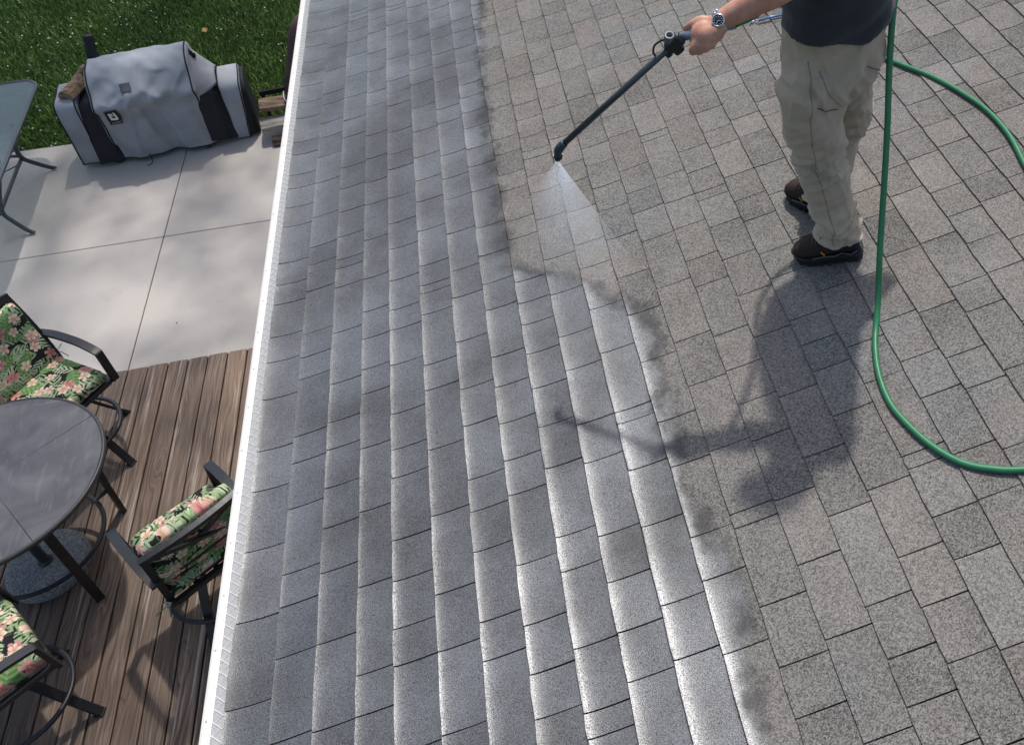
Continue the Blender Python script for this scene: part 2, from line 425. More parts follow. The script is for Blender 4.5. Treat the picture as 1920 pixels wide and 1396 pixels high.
# small twigs / debris on the patio
M_DEB = plain('dark bark crumb', (.03, .022, .016), .9, .1)
for i, (x, y, lb) in enumerate(((-1.03, 8.16, 'dark crumb on the concrete just left of the white gutter near the firewood'), (-2.10, 8.22, 'tiny dark crumb on the concrete in front of the smoker hem'), (-1.68, 5.98, 'tiny dark speck on the concrete near the deck boards'))):
    b = MB(); b.ell((0, 0, 0), (.007, .004, .003), 6, 4); o = b.build('bark_crumb', M_DEB, loc=(x, y, -.005)); o.rotation_euler = (0, 0, i * 1.3 + 1); tag(o, lb, 'crumb', 'crumbs on the patio')

# ------------------------------------------------------------------ house: walls, gutter, roof, shingles
house = empty('house', (4.6, 3.0, 0)); tag(house, 'house with grey shingle roof, white gutter and screen guard along its eave', 'house')
HO = Vector((4.6, 3.0, 0))
HY0, HY1, RIDGE = -3.0, 9.4, 4.62
def roofpt(s, y, h): return Vector((s * CP - h * SP, y, EZ + s * SP + h * CP))
b = MB(); b.box((.45 + 4.15 - HO.x, 0.2, 1.15), (8.3, 12.0, 2.3)); b.build('wall', M_SIDING, house)
b = MB()
sr = RIDGE / CP; t0, t1 = -.010, -.05
ring = lambda y: [roofpt(.012, y, t0), roofpt(sr, y, t0), Vector((2 * RIDGE, y, EZ)), Vector((2 * RIDGE, y, EZ - .05)), roofpt(sr, y, t1), roofpt(.012, y, t1)]
b.loft([[p - HO for p in ring(HY0)], [p - HO for p in ring(HY1)]], smooth=False)
roof = b.build('roof', M_UNDER, house)
b = MB(); b.box((.022 - HO.x, 3.2 - HO.y, EZ - .125), (.02, HY1 - HY0, .17)); b.box((.23 - HO.x, 3.2 - HO.y, EZ - .215), (.42, HY1 - HY0, .012)); b.build('fascia', M_WHITE, house)

# gutter: K profile with a screen guard that runs under the first course
GO = Vector((-.05, 3.0, EZ)); gy0, gy1 = HY0, HY1
gut = MB()
prof = [(-.055, .0145), (-.057, .0178), (-.064, .0186), (-.075, .0172), (-.0825, .0140), (-.0845, .006), (-.083, -.012), (-.076, -.020), (-.090, -.045), (-.078, -.085), (-.055, -.105), (.008, -.105), (.008, -.098), (-.05, -.098), (-.070, -.082), (-.081, -.045), (-.070, -.02), (-.077, -.002), (-.072, .008), (-.055, .0115)]
ysg = list(np.linspace(gy0, gy1, 60)); rings = []
for y in ysg:
    w = .0022 * mnoise.noise(Vector((y * .7, 1, 5))) + .001 * mnoise.noise(Vector((y * 3.1, 4, 5)))
    rings.append([(x + w + .05, y - 3.0, z + w * .7) for x, z in prof])
gut.loft(rings, smooth=False)
gutter = gut.build('gutter', M_WHITE, house, loc=GO - HO)
# screen panel and its ribs (real lattice)
b = MB(); b.add([(x + .05, y - 3.0, z) for y in (gy0, gy1) for x, z in ((-.0555, .0130), (.05, .0260))], [(0, 1, 3, 2)]); b.build('guard_screen', M_GUARD, gutter)
ribs = MB(); ST = .040; W0, W1 = -.0525, .012
def rib(xa, ya, xb, yb):
    za, zb = .0140 + (xa + .0555) * .123, .0140 + (xb + .0555) * .123; dx, dy = xb - xa, yb - ya; l = math.hypot(dx, dy); nx, ny = -dy / l * .0018, dx / l * .0018
    V = []
    for (x, y, z, sx) in ((xa, ya, za, 1), (xb, yb, zb, 1)):
        V += [(x - nx + .05, y - ny - 3, z), (x + .05, y - 3, z + .0026), (x + nx + .05, y + ny - 3, z)]
    ribs.add(V, [(0, 1, 4, 3), (1, 2, 5, 4)])
k = int(.4 / ST)
y = -.5
while y < 7.6:
    rib(W0, y, W1, y + .056); rib(W0, y + .056, W1, y); y += ST
ro = ribs.build('guard_lattice', M_GRIB, gutter); tag(ro, kind='stuff')
b = MB()
b.add([(x + .05, y - 3.0, z) for y in (gy0, gy1) for x, z in ((-.0562, .0138), (-.0525, .0172), (-.0500, .0152))], [(0, 1, 4, 3), (1, 2, 5, 4)]); b.build('guard_edge', M_GRIB, gutter)
sm = MB(); sm.lathe([(.0032, 0), (.0030, .0012), (.0016, .0020)], n=8); sme = sm.mesh('screw', M_SCREW)
yy = 1.48
while yy < 6.6:
    o = bpy.data.objects.new('screw', sme); o.location = (-.0665 + .05 + random.uniform(-.003, .003), yy - 3, .0186); link(o, gutter); yy += .205 * random.uniform(.9, 1.12)

# shingles: every course butts over the one below; tabs have cupped lower edges
EXPO = .1430; GAP = .0042
S_LINES = [0, .148, .2945, .437, .566, .709, .8525] + [.8525 + .1432 * k for k in range(1, 27)]
camv = Vector(camo.location)
Mw = Matrix.LocRotScale(camo.location, camo.rotation_euler, None).inverted()
def px(p):
    q = Mw @ Vector(p)
    if q.z > -.05: return None
    return 1291 + 1710 * q.x / -q.z, 400 - 1710 * q.y / -q.z, -q.z
tabs = []
for ci in range(len(S_LINES) - 1):
    y = -.9 - random.uniform(0, .2); cjit = random.uniform(-.002, .002)
    last = None
    while y < 8.2:
        r = random.random()
        L = random.uniform(.035, .07) if r < .045 else (random.uniform(.12, .17) if r < .36 else random.uniform(.17, .30))
        tabs.append((ci, y, L, cjit)); y += L
HU = [0, .008, .018, .032, .052, .09]
CUP = [random.uniform(.85, 1.15) for _ in range(60)]
def tab_geom(ci, y, L, cj):
    s0, s1 = S_LINES[ci] + cj, S_LINES[ci + 1] + .035
    e = s1 - s0; first = ci == 0
    jig = random.uniform(-.0015, .0015); skew = random.uniform(-.0012, .0012)
    curled = max(0.0, min(1.0, (1.72 - s0) / .25))                      # the lower courses have curled, the upper ones lie flat
    cup = (.0014 + .0052 * curled) * CUP[ci] * random.uniform(.88, 1.12) * (.8 if ci < 3 else 1.08); lift = random.uniform(-.0006, .0008)
    us = HU + [e]
    def hh(u):
        base = .0100 - .0060 * min(1, u / .143)
        c = cup * (.72 * max(0, 1 - u / .05) ** 2.4 + .75 * max(0, 1 - u / .13) ** 2)
        if first: base += .0205 * max(0, 1 - u / .155) ** 1.35
        return base + c + lift * (1 - min(1, u / .143))
    y0, y1 = y + GAP / 2, y + L - GAP / 2
    cols = [y0, y0 + (y1 - y0) * random.uniform(.25, .75), y1]; rd = .0028; nu = len(us)
    warp = [random.uniform(-.0004, .0004) for _ in range(3)]
    top = []
    for j, yy_ in enumerate(cols):
        for i, u in enumerate(us):
            uu = u + (jig if i == 0 else 0) + (rd if (i == 0 and j != 1) else 0); top.append(roofpt(s0 + uu, yy_ + skew * (u / .14), hh(u) + warp[j] * (1 - u / .2)))
    V = list(top); F = []
    for j in range(2):
        for i in range(nu - 1): F.append((j * nu + i, j * nu + i + 1, (j + 1) * nu + i + 1, (j + 1) * nu + i))
    B = len(V)
    for j, yy_ in enumerate(cols): V += [top[j * nu].copy(), roofpt(s0 + jig + .001 + (rd if j != 1 else 0), yy_, hh(0) - .0058 - cup)]
    for j in range(2): F.append((B + 2 * j, B + 2 * j + 2, B + 2 * j + 3, B + 2 * j + 1))
    for j, fl in ((0, False), (2, True)):
        k = len(V); V += [top[j * nu + i].copy() for i in range(nu)] + [roofpt(s1, cols[j], -.004), roofpt(s0 + .006, cols[j], hh(0) - .0058 - cup)]
        q = list(range(k, k + nu + 2)); F.append(tuple(q[::-1]) if fl else tuple(q))
    sm_ = [True] * (2 * (nu - 1)) + [False] * 4
    t0 = min(1, max(0, random.gauss(.5, .22))); t1 = t0 if random.random() < .62 else min(1, max(0, t0 + random.gauss(0, .28)))
    tone = [t0] * (2 * nu) + [t1] * nu + [t0] * (len(V) - 3 * nu)
    h0 = random.random() ** 2; hue = [h0] * len(V)
    return V, F, sm_, tone, hue
def scr_area(ci, y, L):
    sc_ = (S_LINES[ci] + S_LINES[ci + 1]) / 2
    a = px(roofpt(sc_, y + L / 2, .005))
    if a is None or not (-25 < a[0] < 1945 and -25 < a[1] < 1420): return 0
    return L * 1e3 / a[2] ** 2.4
order = sorted(range(len(tabs)), key=lambda i: -scr_area(*tabs[i][:3]))
single = set(order[:300])
rest = dict(v=[], f=[], s=[], t=[], h=[])
def sh_mesh(nm, V, F, sm_, tone, hue):
    me = bpy.data.meshes.new(nm); me.from_pydata([tuple(v) for v in V], [], F); me.materials.append(M_SH); me.polygons.foreach_set('use_smooth', sm_)
    for k_, d_ in (('tone', tone), ('hue', hue)): at = me.attributes.new(k_, 'FLOAT', 'POINT'); at.data.foreach_set('value', d_)
    me.update(); return me
for i, tb in enumerate(tabs):
    V, F, sm_, tone, hue = tab_geom(*tb)
    if i in single:
        o_ = roofpt(S_LINES[tb[0]], tb[1] + tb[2] / 2, 0)
        o = bpy.data.objects.new('shingle', sh_mesh('shingle', [v - o_ for v in V], F, sm_, tone, hue)); o.location = o_ - HO; link(o, roof)
    else:
        n0 = len(rest['v']); rest['v'] += [v - HO for v in V]; rest['f'] += [tuple(n0 + a for a in q) for q in F]; rest['s'] += sm_; rest['t'] += tone; rest['h'] += hue
o = bpy.data.objects.new('shingle_field', sh_mesh('shingle_field', rest['v'], rest['f'], rest['s'], rest['t'], rest['h'])); tag(o, kind='stuff'); link(o, roof)
# ------------------------------------------------------------------ floral print fabric
def floral_mat():
    m = NT('floral print fabric', .85, .2); P = m.objc(); x, y, z = m.xyz(P)
    n = m.node('ShaderNodeNewGeometry'); nn = m.xyz(n.outputs['Normal'])
    wv = m.noise(P, 9, 2, color=True); wx, wy, wz = m.xyz(wv)
    U = x + z * .35 + (wx - .5) * .05; V_ = y + z * .22 + (wy - .5) * .05
    pv = m.vec(U, V_, 0.0)
    def cells(sc, off, rnd=.85):
        q = m.scale(pv, (sc, sc, sc), off); vo = m.voro(q, 1.0, rand=rnd, dim='2D')
        a = m.node('ShaderNodeVectorMath'); a.operation = 'SUBTRACT'; m.lk(q, a.inputs[0]); m.lk(vo.outputs['Position'], a.inputs[1])
        dx, dy, _ = m.xyz(a.outputs[0]); cr, cg, cb = m.xyz(vo.outputs['Color'])
        an = cr * 6.2832; ca, sa = an.f('COSINE'), an.f('SINE')
        return dx * ca - dy * sa, dx * sa + dy * ca, cg, cb
    col = m.mix(m.noise(P, 25, 2), (.010, .011, .010), (.028, .028, .024))
    # palm fronds
    for off, sc, c1, c2 in (((0, 0, 0), 7.0, (.07, .16, .045), (.44, .52, .30)), ((3.3, 1.7, 0), 8.5, (.09, .20, .055), (.58, .62, .42)), ((7.1, 4.4, 0), 6.2, (.05, .12, .035), (.36, .46, .24))):
        lx, ly, ra, rb = cells(sc, off)
        ax = lx.f('ABSOLUTE')
        half = (1.0 - (ly * 1.75).f('POWER', 2.0)).f('MAXIMUM', 0.0) * .36
        body = (half - ax).step(0.0, .03)
        ph = ((ly * 2.4 - ax * 2.6) * 11.0 + ra * 6.0).f('SINE')
        slit = (ph + ax * 1.2).step(-.25, .25)
        stem = 1.0 - ax.step(.012, .028)
        leaf = body * slit.f('MAXIMUM', stem)
        tint = m.mix((ph * .5 + .5) * .55 + rb * .45, c1, c2)
        col = m.mix(leaf * (rb.step(.06, .1)), col, tint)
    # broad leaves
    lx, ly, ra, rb = cells(5.4, (11.2, 2.9, 0)); ax = lx.f('ABSOLUTE')
    half = (1.0 - (ly * 2.0).f('POWER', 2.0)).f('MAXIMUM', 0.0) * .26
    body = (half - ax).step(0.0, .025) * rb.step(.42, .46)
    vein = ((ly - ax * .7) * 42.0).f('SINE') * .5 + .5
    col = m.mix(body, col, m.mix(vein * .6 + (1.0 - ax.step(.0, .03)) * .4, (.09, .2, .05), (.30, .42, .19)))
    # blossoms
    for off, sc, c1, c2, th in (((5.5, 9.1, 0), 6.6, (.36, .07, .075), (.62, .27, .25), .44), ((1.1, 6.2, 0), 7.6, (.52, .25, .16), (.82, .60, .45), .28), ((8.8, .4, 0), 9.0, (.55, .28, .18), (.80, .58, .45), .6)):
        lx, ly, ra, rb = cells(sc, off, .7); r = (lx * lx + ly * ly).f('SQRT'); th_ = ly.f('ARCTAN2', lx)
        pet = (th_ * 2.5).f('COSINE').f('ABSOLUTE').f('POWER', .6)
        rad = pet * .20 + .10
        mask = (rad - r).step(0.0, .025) * ra.step(th, th + .02)
        tint = m.mix((r * 4.2 + (pet - .5) * .5 + (wz - .5) * .5), c1, c2)
        tint = m.mix(1.0 - r.step(.03, .055), tint, (.62, .36, .12))
        col = m.mix(mask, col, tint)
    m.set('Base Color', col); m.bump(m.noise(P, 700, 2) * .4 + m.noise(P, 14, 2), .25, .006); return m.mat
M_FLOR = floral_mat()

# ------------------------------------------------------------------ swivel patio chairs
def chair(loc, facing, base_rot, label):
    t = empty('swivel_chair', loc, facing); tag(t, label, 'chair', 'swivel chairs around the round table')
    # base
    for k in range(4):
        b = MB(); b.ribbon(catmull([(.035, 0, .50), (.10, 0, .475), (.165, 0, .40), (.245, 0, .235), (.36, 0, .012)], 5), .047, .022, (0, 1, 0)); b.box((.352, 0, .007), (.05, .05, .012))
        o = b.build('leg', M_BLACK, t); o.rotation_euler = (0, 0, base_rot + k * math.pi / 2)
    b = MB(); b.tube([(.285 * math.cos(a), .285 * math.sin(a), .25) for a in np.linspace(0, 2 * math.pi, 48, endpoint=False)], .0145, 10, closed=True); b.build('foot_ring', M_BLACK, t)
    b = MB(); b.lathe([(.055, .47), (.06, .49), (.045, .50), (.045, .575), (.11, .58), (.11, .595)], n=24); b.build('swivel_hub', M_BLACK, t)
    # seat frame
    b = MB(); fz = .615
    for s in (-1, 1): b.bar((-.25, s * .262, fz), (.262, s * .262, fz), .032, .036, bev=.004)
    b.bar((.25, -.25, fz), (.25, .25, fz), .034, .036, bev=.004); b.bar((-.24, -.25, fz), (-.24, .25, fz), .032, .034)
    for y in (-.12, 0, .12): b.bar((-.24, y, fz - .004), (.24, y, fz - .004), .03, .012)
    b.build('seat_frame', M_BLACK, t)
    # arms
    for s in (-1, 1):
        b = MB(); path = catmull([(-.272, s * .278, .875), (-.13, s * .288, .897), (.06, s * .292, .898), (.19, s * .290, .878), (.245, s * .287, .862)], 5)
        b.ribbon(path, .052, .022, (0, 1, 0)); b.bar((.243, s * .287, .868), (.268, s * .280, .605), .05, .024, up=(1, 0, 0), bev=.003); b.build('arm', M_BLACK, t)
    # back
    def bk(u, y): # u 0..1 up the back
        return Vector((-.228 - .02 * u - .125 * u * u + .03 * (y / .27) ** 2, y, .60 + .60 * u))
    for s in (-1, 1): b = MB(); b.ribbon([bk(u, s * .262) for u in np.linspace(0, 1.0, 8)], .036, .03, (0, 1, 0)); b.build('back_post', M_BLACK, t)
    b = MB(); b.ribbon([bk(1.0, y) + Vector((0, 0, .012 * (1 - (y / .28) ** 2))) for y in np.linspace(-.28, .28, 12)], .05, .03, (-.35, 0, 1)); b.build('top_rail', M_BLACK, t)
    for u in (.12, .42): b = MB(); b.ribbon([bk(u, y) for y in np.linspace(-.25, .25, 9)], .03, .018, (-.35, 0, 1)); b.build('back_rail', M_BLACK, t)
    for s in (-1, 1):
        b = MB(); b.ribbon([bk(.44 + .54 * k / 8, s * (-.24 + .48 * k / 8)) + Vector((-.004 * s, 0, 0)) for k in range(9)], .034, .012, (0, 1, 0)); b.build('cross_brace', M_BLACK, t)
    # cushions
    V, F = rbox((.50, .505, .095), .038, 9, .22); b = MB()
    b.add([v + Vector((.012, 0, .682 + .006 * math.sin(v.y * 14))) for v in V], F, 0, True); sc = b.build('seat_cushion', M_FLOR, t)
    b = MB(); tn = Vector((-.115, 0, .52)).normalized()
    nx = Vector((tn.z, 0, -tn.x))
    V, F = rbox((.53, .50, .085), .034, 9, .2)
    b.add([Vector((v.x, v.y, v.z + .012 * math.cos(v.x * 11))) for v in V], F, 0, True); bc = b.build('back_cushion', M_FLOR, t)
    bc.matrix_local = Matrix.Translation(Vector((-.285, 0, .935)) + nx * .062) @ Matrix((tn, Vector((0, 1, 0)), tn.cross(Vector((0, 1, 0))))).transposed().to_4x4()
    for s in (-1, 1):
        b = MB(); o_ = Vector((-.255, s * .27, .66))
        for q in ((.05, .05, -.05), (-.06, .04, -.03), (-.02, .09, .015)): b.tube(catmull([o_, o_ + Vector((q[0] * .5, s * q[1] * .6, .01)), o_ + Vector((q[0], s * q[1], q[2]))], 4), .0045, 5, flat=.4)
        b.build('tie', M_FLOR, sc)
    return t
chair((-2.07, 4.79, 0), R(-35), R(95), 'floral cushioned swivel chair at the patio end of the deck, facing the round table')
chair((-.965, 3.41, 0), R(126), R(137), 'floral cushioned swivel chair beside the white gutter, seen from behind')
chair((-1.956, 2.926, 0), R(37), R(-47), 'floral cushioned swivel chair at the lower left corner with only seat and arm in view')

# ------------------------------------------------------------------ round counter height table
def slate_mat():
    m = NT('dark slate look table top', .38, .5); P = m.objc(); x, y, z = m.xyz(P)
    n1 = m.noise(m.scale(P, (2.2, 2.2, 1)), 1.6, 5, .6, .8); n2 = m.noise(m.scale(P, (14, 3, 1)), 2, 4); n3 = m.noise(P, 160, 2)
    c = m.mix(n1.step(.3, .75), (.062, .060, .064), (.125, .12, .124)); c = m.mix(n2.step(.52, .7) * .35, c, (.17, .165, .165)); c = m.mix(n3 * .25, c, (.05, .048, .05))
    sc = m.noise(m.scale(P, (1.1, 38, 1), (0, 0, 0)), 1.4, 2); c = m.mix(sc.step(.70, .74) * .3, c, (.27, .265, .26))
    m.set('Base Color', c); m.set('Roughness', n1 * .2 + .32); m.bump(n3, .06, .002); return m.mat
M_SLATE = slate_mat()
tb = empty('round_table', (-2.07, 3.915, 0)); tag(tb, 'round dark slate topped table with black metal legs on the deck', 'table')
b = MB()
for k in range(4):      # four wedge tiles with fine seams
    a0, a1 = R(37 + 90 * k) + .0035, R(37 + 90 * (k + 1)) - .0035; pts = [(.042 * math.cos(a), .042 * math.sin(a)) for a in np.linspace(a1, a0, 6)] + [(.596 * math.cos(a), .596 * math.sin(a)) for a in np.linspace(a0, a1, 26)]
    w = MB(); n = len(pts); w.add([(x, y, .930) for x, y in pts] + [(x, y, .918) for x, y in pts], [tuple(range(n)), tuple(range(2 * n - 1, n - 1, -1))] + [(i, n + i, n + (i + 1) % n, (i + 1) % n) for i in range(n)]); w.build('top_tile', M_SLATE, tb)
M_RIM = plain('dark bronze table rim', (.05, .046, .044), .4, .5, .2)
b.lathe([(.585, .895), (.607, .897), (.615, .908), (.6155, .922), (.610, .9315), (.599, .9325), (.597, .926), (.02, .9165), (.02, .905), (.58, .905)], n=96); b.build('top_rim', M_RIM, tb)
b = MB(); b.lathe([(.03, .905), (.03, .934), (.043, .934), (.043, .905)], n=28); b.build('hole_ring', M_BLACK, tb)
for k in range(4):
    a = R(-46 + 90 * k); ca, sa = math.cos(a), math.sin(a); b = MB()
    b.ribbon([(r * ca, r * sa, z) for r, z in ((.50, .90), (.475, .6), (.455, .3), (.445, 0.0))], .052, .03, (-sa, ca, 0)); b.bar((.36 * ca, .36 * sa, .25), (.445 * ca, .445 * sa, .25), .02, .02); b.build('leg', M_BLACK, tb)
b = MB(); b.tube([(.355 * math.cos(a), .355 * math.sin(a), .25) for a in np.linspace(0, 2 * math.pi, 56, endpoint=False)], .0145, 10, closed=True); b.build('foot_ring', M_BLACK, tb)
def granite_mat():
    m = NT('grey granite', .75, .35); P = m.objc(); v = m.xyz(m.voro(P, 150).outputs['Color']); n = m.noise(P, 60, 4)
    c = m.mix(v[0], (.10, .103, .105), (.36, .36, .355)); c = m.mix(n.step(.55, .75) * .6, c, (.34, .335, .32)); m.set('Base Color', c); m.bump(n, .4, .006); return m.mat
ub = empty('umbrella_base', (-2.105, 3.89, 0)); tag(ub, 'grey granite umbrella base with black pole sleeve under the round table', 'umbrella base')
b = MB(); rings = []
for z, r in ((0, .232), (.012, .238), (.05, .24), (.078, .234), (.09, .220), (.094, .19), (.095, .03)):
    rings.append([(r * (1 + .012 * mnoise.noise(Vector((math.cos(a) * 2, math.sin(a) * 2, z * 9)))) * math.cos(a), r * (1 + .012 * mnoise.noise(Vector((math.cos(a) * 2, math.sin(a) * 2, z * 9)))) * math.sin(a), z) for a in np.linspace(0, 2 * math.pi, 48, endpoint=False)])
b.loft(rings); b.build('granite_disc', granite_mat(), ub)
b = MB(); b.lathe([(.042, .094), (.042, .102), (.03, .108), (.029, .12), (.0275, .46), (.031, .462), (.031, .475), (.026, .478)], n=24)
b.build('pole_sleeve', plain('dark grey steel tube', (.05, .053, .058), .4, .5, .3), ub)
b = MB(); b.tube([(.027, 0, .40), (.055, 0, .40)], .007, 8); b.ell((.062, 0, .40), (.010, .018, .018)); o = b.build('lock_knob', M_BLACK, ub); o.rotation_euler = (0, 0, R(-120))

# ------------------------------------------------------------------ glass topped patio table at the left edge
gt = empty('glass_table', (-3.72, 7.95, 0), R(3.5)); tag(gt, 'rectangular glass topped patio table with grey metal frame at the left edge', 'table')
M_GREYMET = plain('charcoal grey metal', (.06, .066, .07), .42, .5, .25)
GX, GY, RC, TZ = .62, 1.06, .16, .70
def rrect(hx, hy, r, n=8):
    out = []
    for cx_, cy_, a0 in ((hx - r, hy - r, 0), (-hx + r, hy - r, 90), (-hx + r, -hy + r, 180), (hx - r, -hy + r, 270)):
        for k in range(n + 1): a = R(a0 + 90 * k / n); out.append((cx_ + r * math.cos(a), cy_ + r * math.sin(a)))
    return out
def tempered():
    m = NT('patterned tempered glass', .25, .5); P = m.objc(); m.set('Base Color', (.60, .70, .66, 1)); m.set('Transmission Weight', 1.0); m.set('IOR', 1.45); m.set('Roughness', .22)
    m.bump(m.noise(P, 130, 2), .35, .004); return m.mat
oc = rrect(GX - .012, GY - .012, RC); n = len(oc); b = MB()
b.add([(x, y, TZ + .003) for x, y in oc] + [(x, y, TZ - .003) for x, y in oc], [tuple(range(n)), tuple(range(2 * n - 1, n - 1, -1))] + [(i, n + i, n + (i + 1) % n, (i + 1) % n) for i in range(n)]); b.build('glass_pane', tempered(), gt)
b = MB(); b.tube([(x, y, TZ - .006) for x, y in rrect(GX, GY, RC + .01)], .017, 8, closed=True); b.build('rim', M_GREYMET, gt)
for sx in (-1, 1):
    for sy in (-1, 1):
        b = MB(); b.tube(catmull([(sx * .56, sy * .50, .012), (sx * .52, sy * .485, .05), (sx * .45, sy * .455, .135), (sx * .40, sy * .42, .22), (sx * .42, sy * .35, .36), (sx * .49, sy * .30, .55), (sx * .535, sy * .28, .685)], 5), .0165, 8, flat=1.3); b.ell((sx * .566, sy * .502, .012), (.026, .02, .012)); b.build('leg', M_GREYMET, gt)
for sx in (-1, 1):
    b = MB(); b.tube(catmull([(sx * .40, -.42, .215), (sx * .385, -.36, .225), (sx * .385, .36, .225), (sx * .40, .42, .215)], 5), .0165, 8); b.build('side_rail', M_GREYMET, gt)
for sy in (-1, 1):
    b = MB(); b.tube(catmull([(-.40, sy * .42, .215), (-.33, sy * .47, .23), (0, sy * .50, .235), (.33, sy * .47, .23), (.40, sy * .42, .215)], 5), .015, 8); b.build('end_rail', M_GREYMET, gt)
    b = MB(); b.tube([(-.385, sy * -.30, .222), (.385, sy * .30, .222 + .012 * sy)], .0055, 6); b.build('cross_wire', M_GREYMET, gt)
b = MB(); b.tube(catmull([(.52, .90, TZ - .03), (.30, .86, TZ - .035), (.12, .80, TZ - .05), (.08, .70, TZ - .12)], 5), .013, 8); b.build('top_brace', M_GREYMET, gt)

# ------------------------------------------------------------------ covered offset smoker
def cloth(name, c, rough=.75):
    m = NT(name, rough, .3); P = m.objc(); x, y, z = m.xyz(P); n = m.noise(P, 5, 4); w = ((x * 900.0).f('SINE') * (z * 900.0).f('SINE')) * .5 + .5
    m.set('Base Color', m.mix(n.step(.3, .75), [a * .88 for a in c], [a * 1.08 for a in c])); m.bump(w * .3 + m.noise(P, 24, 3) * 1.0, .16, .006); return m.mat
M_GREYC = cloth('light grey polyester cover', (.285, .298, .312)); M_BLKC = cloth('black polyester cover', (.016, .017, .021), .65); M_PIPE = cloth('black piping', (.01, .01, .012))
sm_ = empty('covered_smoker', (-2.08, 8.42, -.01), R(7)); tag(sm_, 'offset smoker under a grey and black fitted cover on the patio edge', 'smoker')
def prof_pts(P, n):
    """resample a profile polyline (y,z) smoothly into n points"""
    c = catmull([(0, p[0], p[1]) for p in P], 10); L = [0]
    for i in range(1, len(c)): L.append(L[-1] + (c[i] - c[i - 1]).length)
    out = []
    for k in range(n):
        d = L[-1] * k / (n - 1); i = max(0, min(len(L) - 2, int(np.searchsorted(L, d)) - 1)); t = (d - L[i]) / max(1e-9, L[i + 1] - L[i]); out.append(c[i].lerp(c[i + 1], t))
    return out
def cover_block(name, us, profs, mat, disp=None, n=60, parent=None, capin=.03):
    ps = [prof_pts(p, n) for p in profs]; rings = []
    m_ = 60; ku = np.linspace(0, len(us) - 1, m_)
    for a in ku:
        i = min(len(us) - 2, int(a)); t = a - i; t = t * t * (3 - 2 * t) if len(us) > 2 else t; u = us[i] + (us[i + 1] - us[i]) * (a - i); rings.append([(u, *(ps[i][k].lerp(ps[i + 1][k], t))[1:]) for k in range(n)])
    def shrink(rg, du, f):
        cy_ = sum(p[1] for p in rg) / n; return [(p[0] + du, cy_ + (p[1] - cy_) * f, p[2] - (1 - f) * .25 * max(0, p[2] - .1)) for p in rg]
    rings = [shrink(rings[0], -capin * .95, .55), shrink(rings[0], -capin * .8, .86), shrink(rings[0], -capin * .4, .965)] + rings + [shrink(rings[-1], capin * .4, .965), shrink(rings[-1], capin * .8, .86), shrink(rings[-1], capin * .95, .55)]
    if disp: rings = [[disp(*p) for p in r] for r in rings]
    b = MB(); b.loft(rings, closed_ring=False, cap=False); 
    nn = len(rings)
    b.f.append(list(range(n - 1, -1, -1))); b.m.append(0); b.sm.append(False); b.f.append([(nn - 1) * n + k for k in range(n)]); b.m.append(0); b.sm.append(False)
    return b.build(name, mat, parent or sm_), rings
FOLDS = [(-.14, .80, -.22, .52, .022, .030), (-.14, .80, -.30, .70, .020, .022), (.0, .80, .10, .45, .024, .026), (.0, .80, .20, .62, .022, .030), (.20, .62, .40, .70, .022, .026), (.36, .88, .22, .70, .020, .020), (-.22, .52, -.25, .15, .03, .022), (.10, .45, .16, .12, .03, .022), (-.05, .60, -.04, .15, .03, -.018), (.30, .5, .36, .1, .028, .02), (-.40, .74, -.28, .66, .016, .016), (-.42, .55, -.36, .15, .02, .016), (.05, .93, .30, .90, .018, .012), (-.35, .93, -.15, .86, .018, .012)]
def dmain(u, y, z):
    f = max(0, min(1, (.72 - z) / .6)); fr = 1 if y < .25 else .4
    d = .030 * f * math.sin(u * 13 + 1.0 + z * 1.5) * fr + .012 * f * math.sin(u * 29 + z * 4) * fr
    # cloth drawn over the lid handle, sagging on both sides
    pk = math.exp(-((u + .10) / .13) ** 2) * math.exp(-((z - .80) / .09) ** 2); d -= .075 * pk * (y < .3)
    sag = math.exp(-((u - .22) / .16) ** 2) * math.exp(-((z - .66 + .10 * abs(u - .22)) / .06) ** 2); d += .050 * sag * (y < .3)
    rib1 = math.exp(-((u + .17 - (.80 - z) * .22) / .035) ** 2) * max(0, min(1, (.84 - z) / .3)) * max(0, min(1, z / .3)); d -= .034 * rib1 * (y < .3)
    dg = math.sin((u * .9 - z * 1.3) * 26 + 1.3) * .010 * max(0, min(1, (z - .35) / .3)); d += dg * (y < .32)
    dz = .003 * math.sin(u * 17) * (z > .9) + .003 * math.sin(u * 40 + y * 30) * (z > .8)
    if y < .34:
        for u0, z0, u1, z1, w_, am in FOLDS:
            dx_, dz_ = u1 - u0, z1 - z0; l2 = dx_ * dx_ + dz_ * dz_; t_ = max(0, min(1, ((u - u0) * dx_ + (z - z0) * dz_) / l2)); q_ = math.hypot(u - u0 - dx_ * t_, z - z0 - dz_ * t_)
            d -= am * math.exp(-(q_ / w_) ** 2) * math.sin(math.pi * (.15 + .75 * t_)) ** .7
    d += .014 * mnoise.noise(Vector((u * 6, y * 5, z * 5))) + .005 * mnoise.noise(Vector((u * 14 + z * 6, y * 9, z * 10)))
    return (u, y + d, z + dz + .006 * mnoise.noise(Vector((u * 5, y * 6, 2))))
PM = [(.025, .055), (.022, .22), (.018, .42), (.006, .56), (-.018, .63), (-.045, .675), (-.04, .712), (.018, .775), (.085, .855), (.15, .925), (.23, .975), (.34, .99), (.46, .985), (.54, .92), (.58, .82), (.60, .5), (.61, .1)]
PML = [(a, z * (.985 if z > .6 else 1)) for a, z in PM]
cov, mr = cover_block('main_cover', [-.455, -.2, .1, .415], [PML, PM, PM, [(a - .012 * (z < .5), z) for a, z in PM]], M_GREYC, dmain, 96)
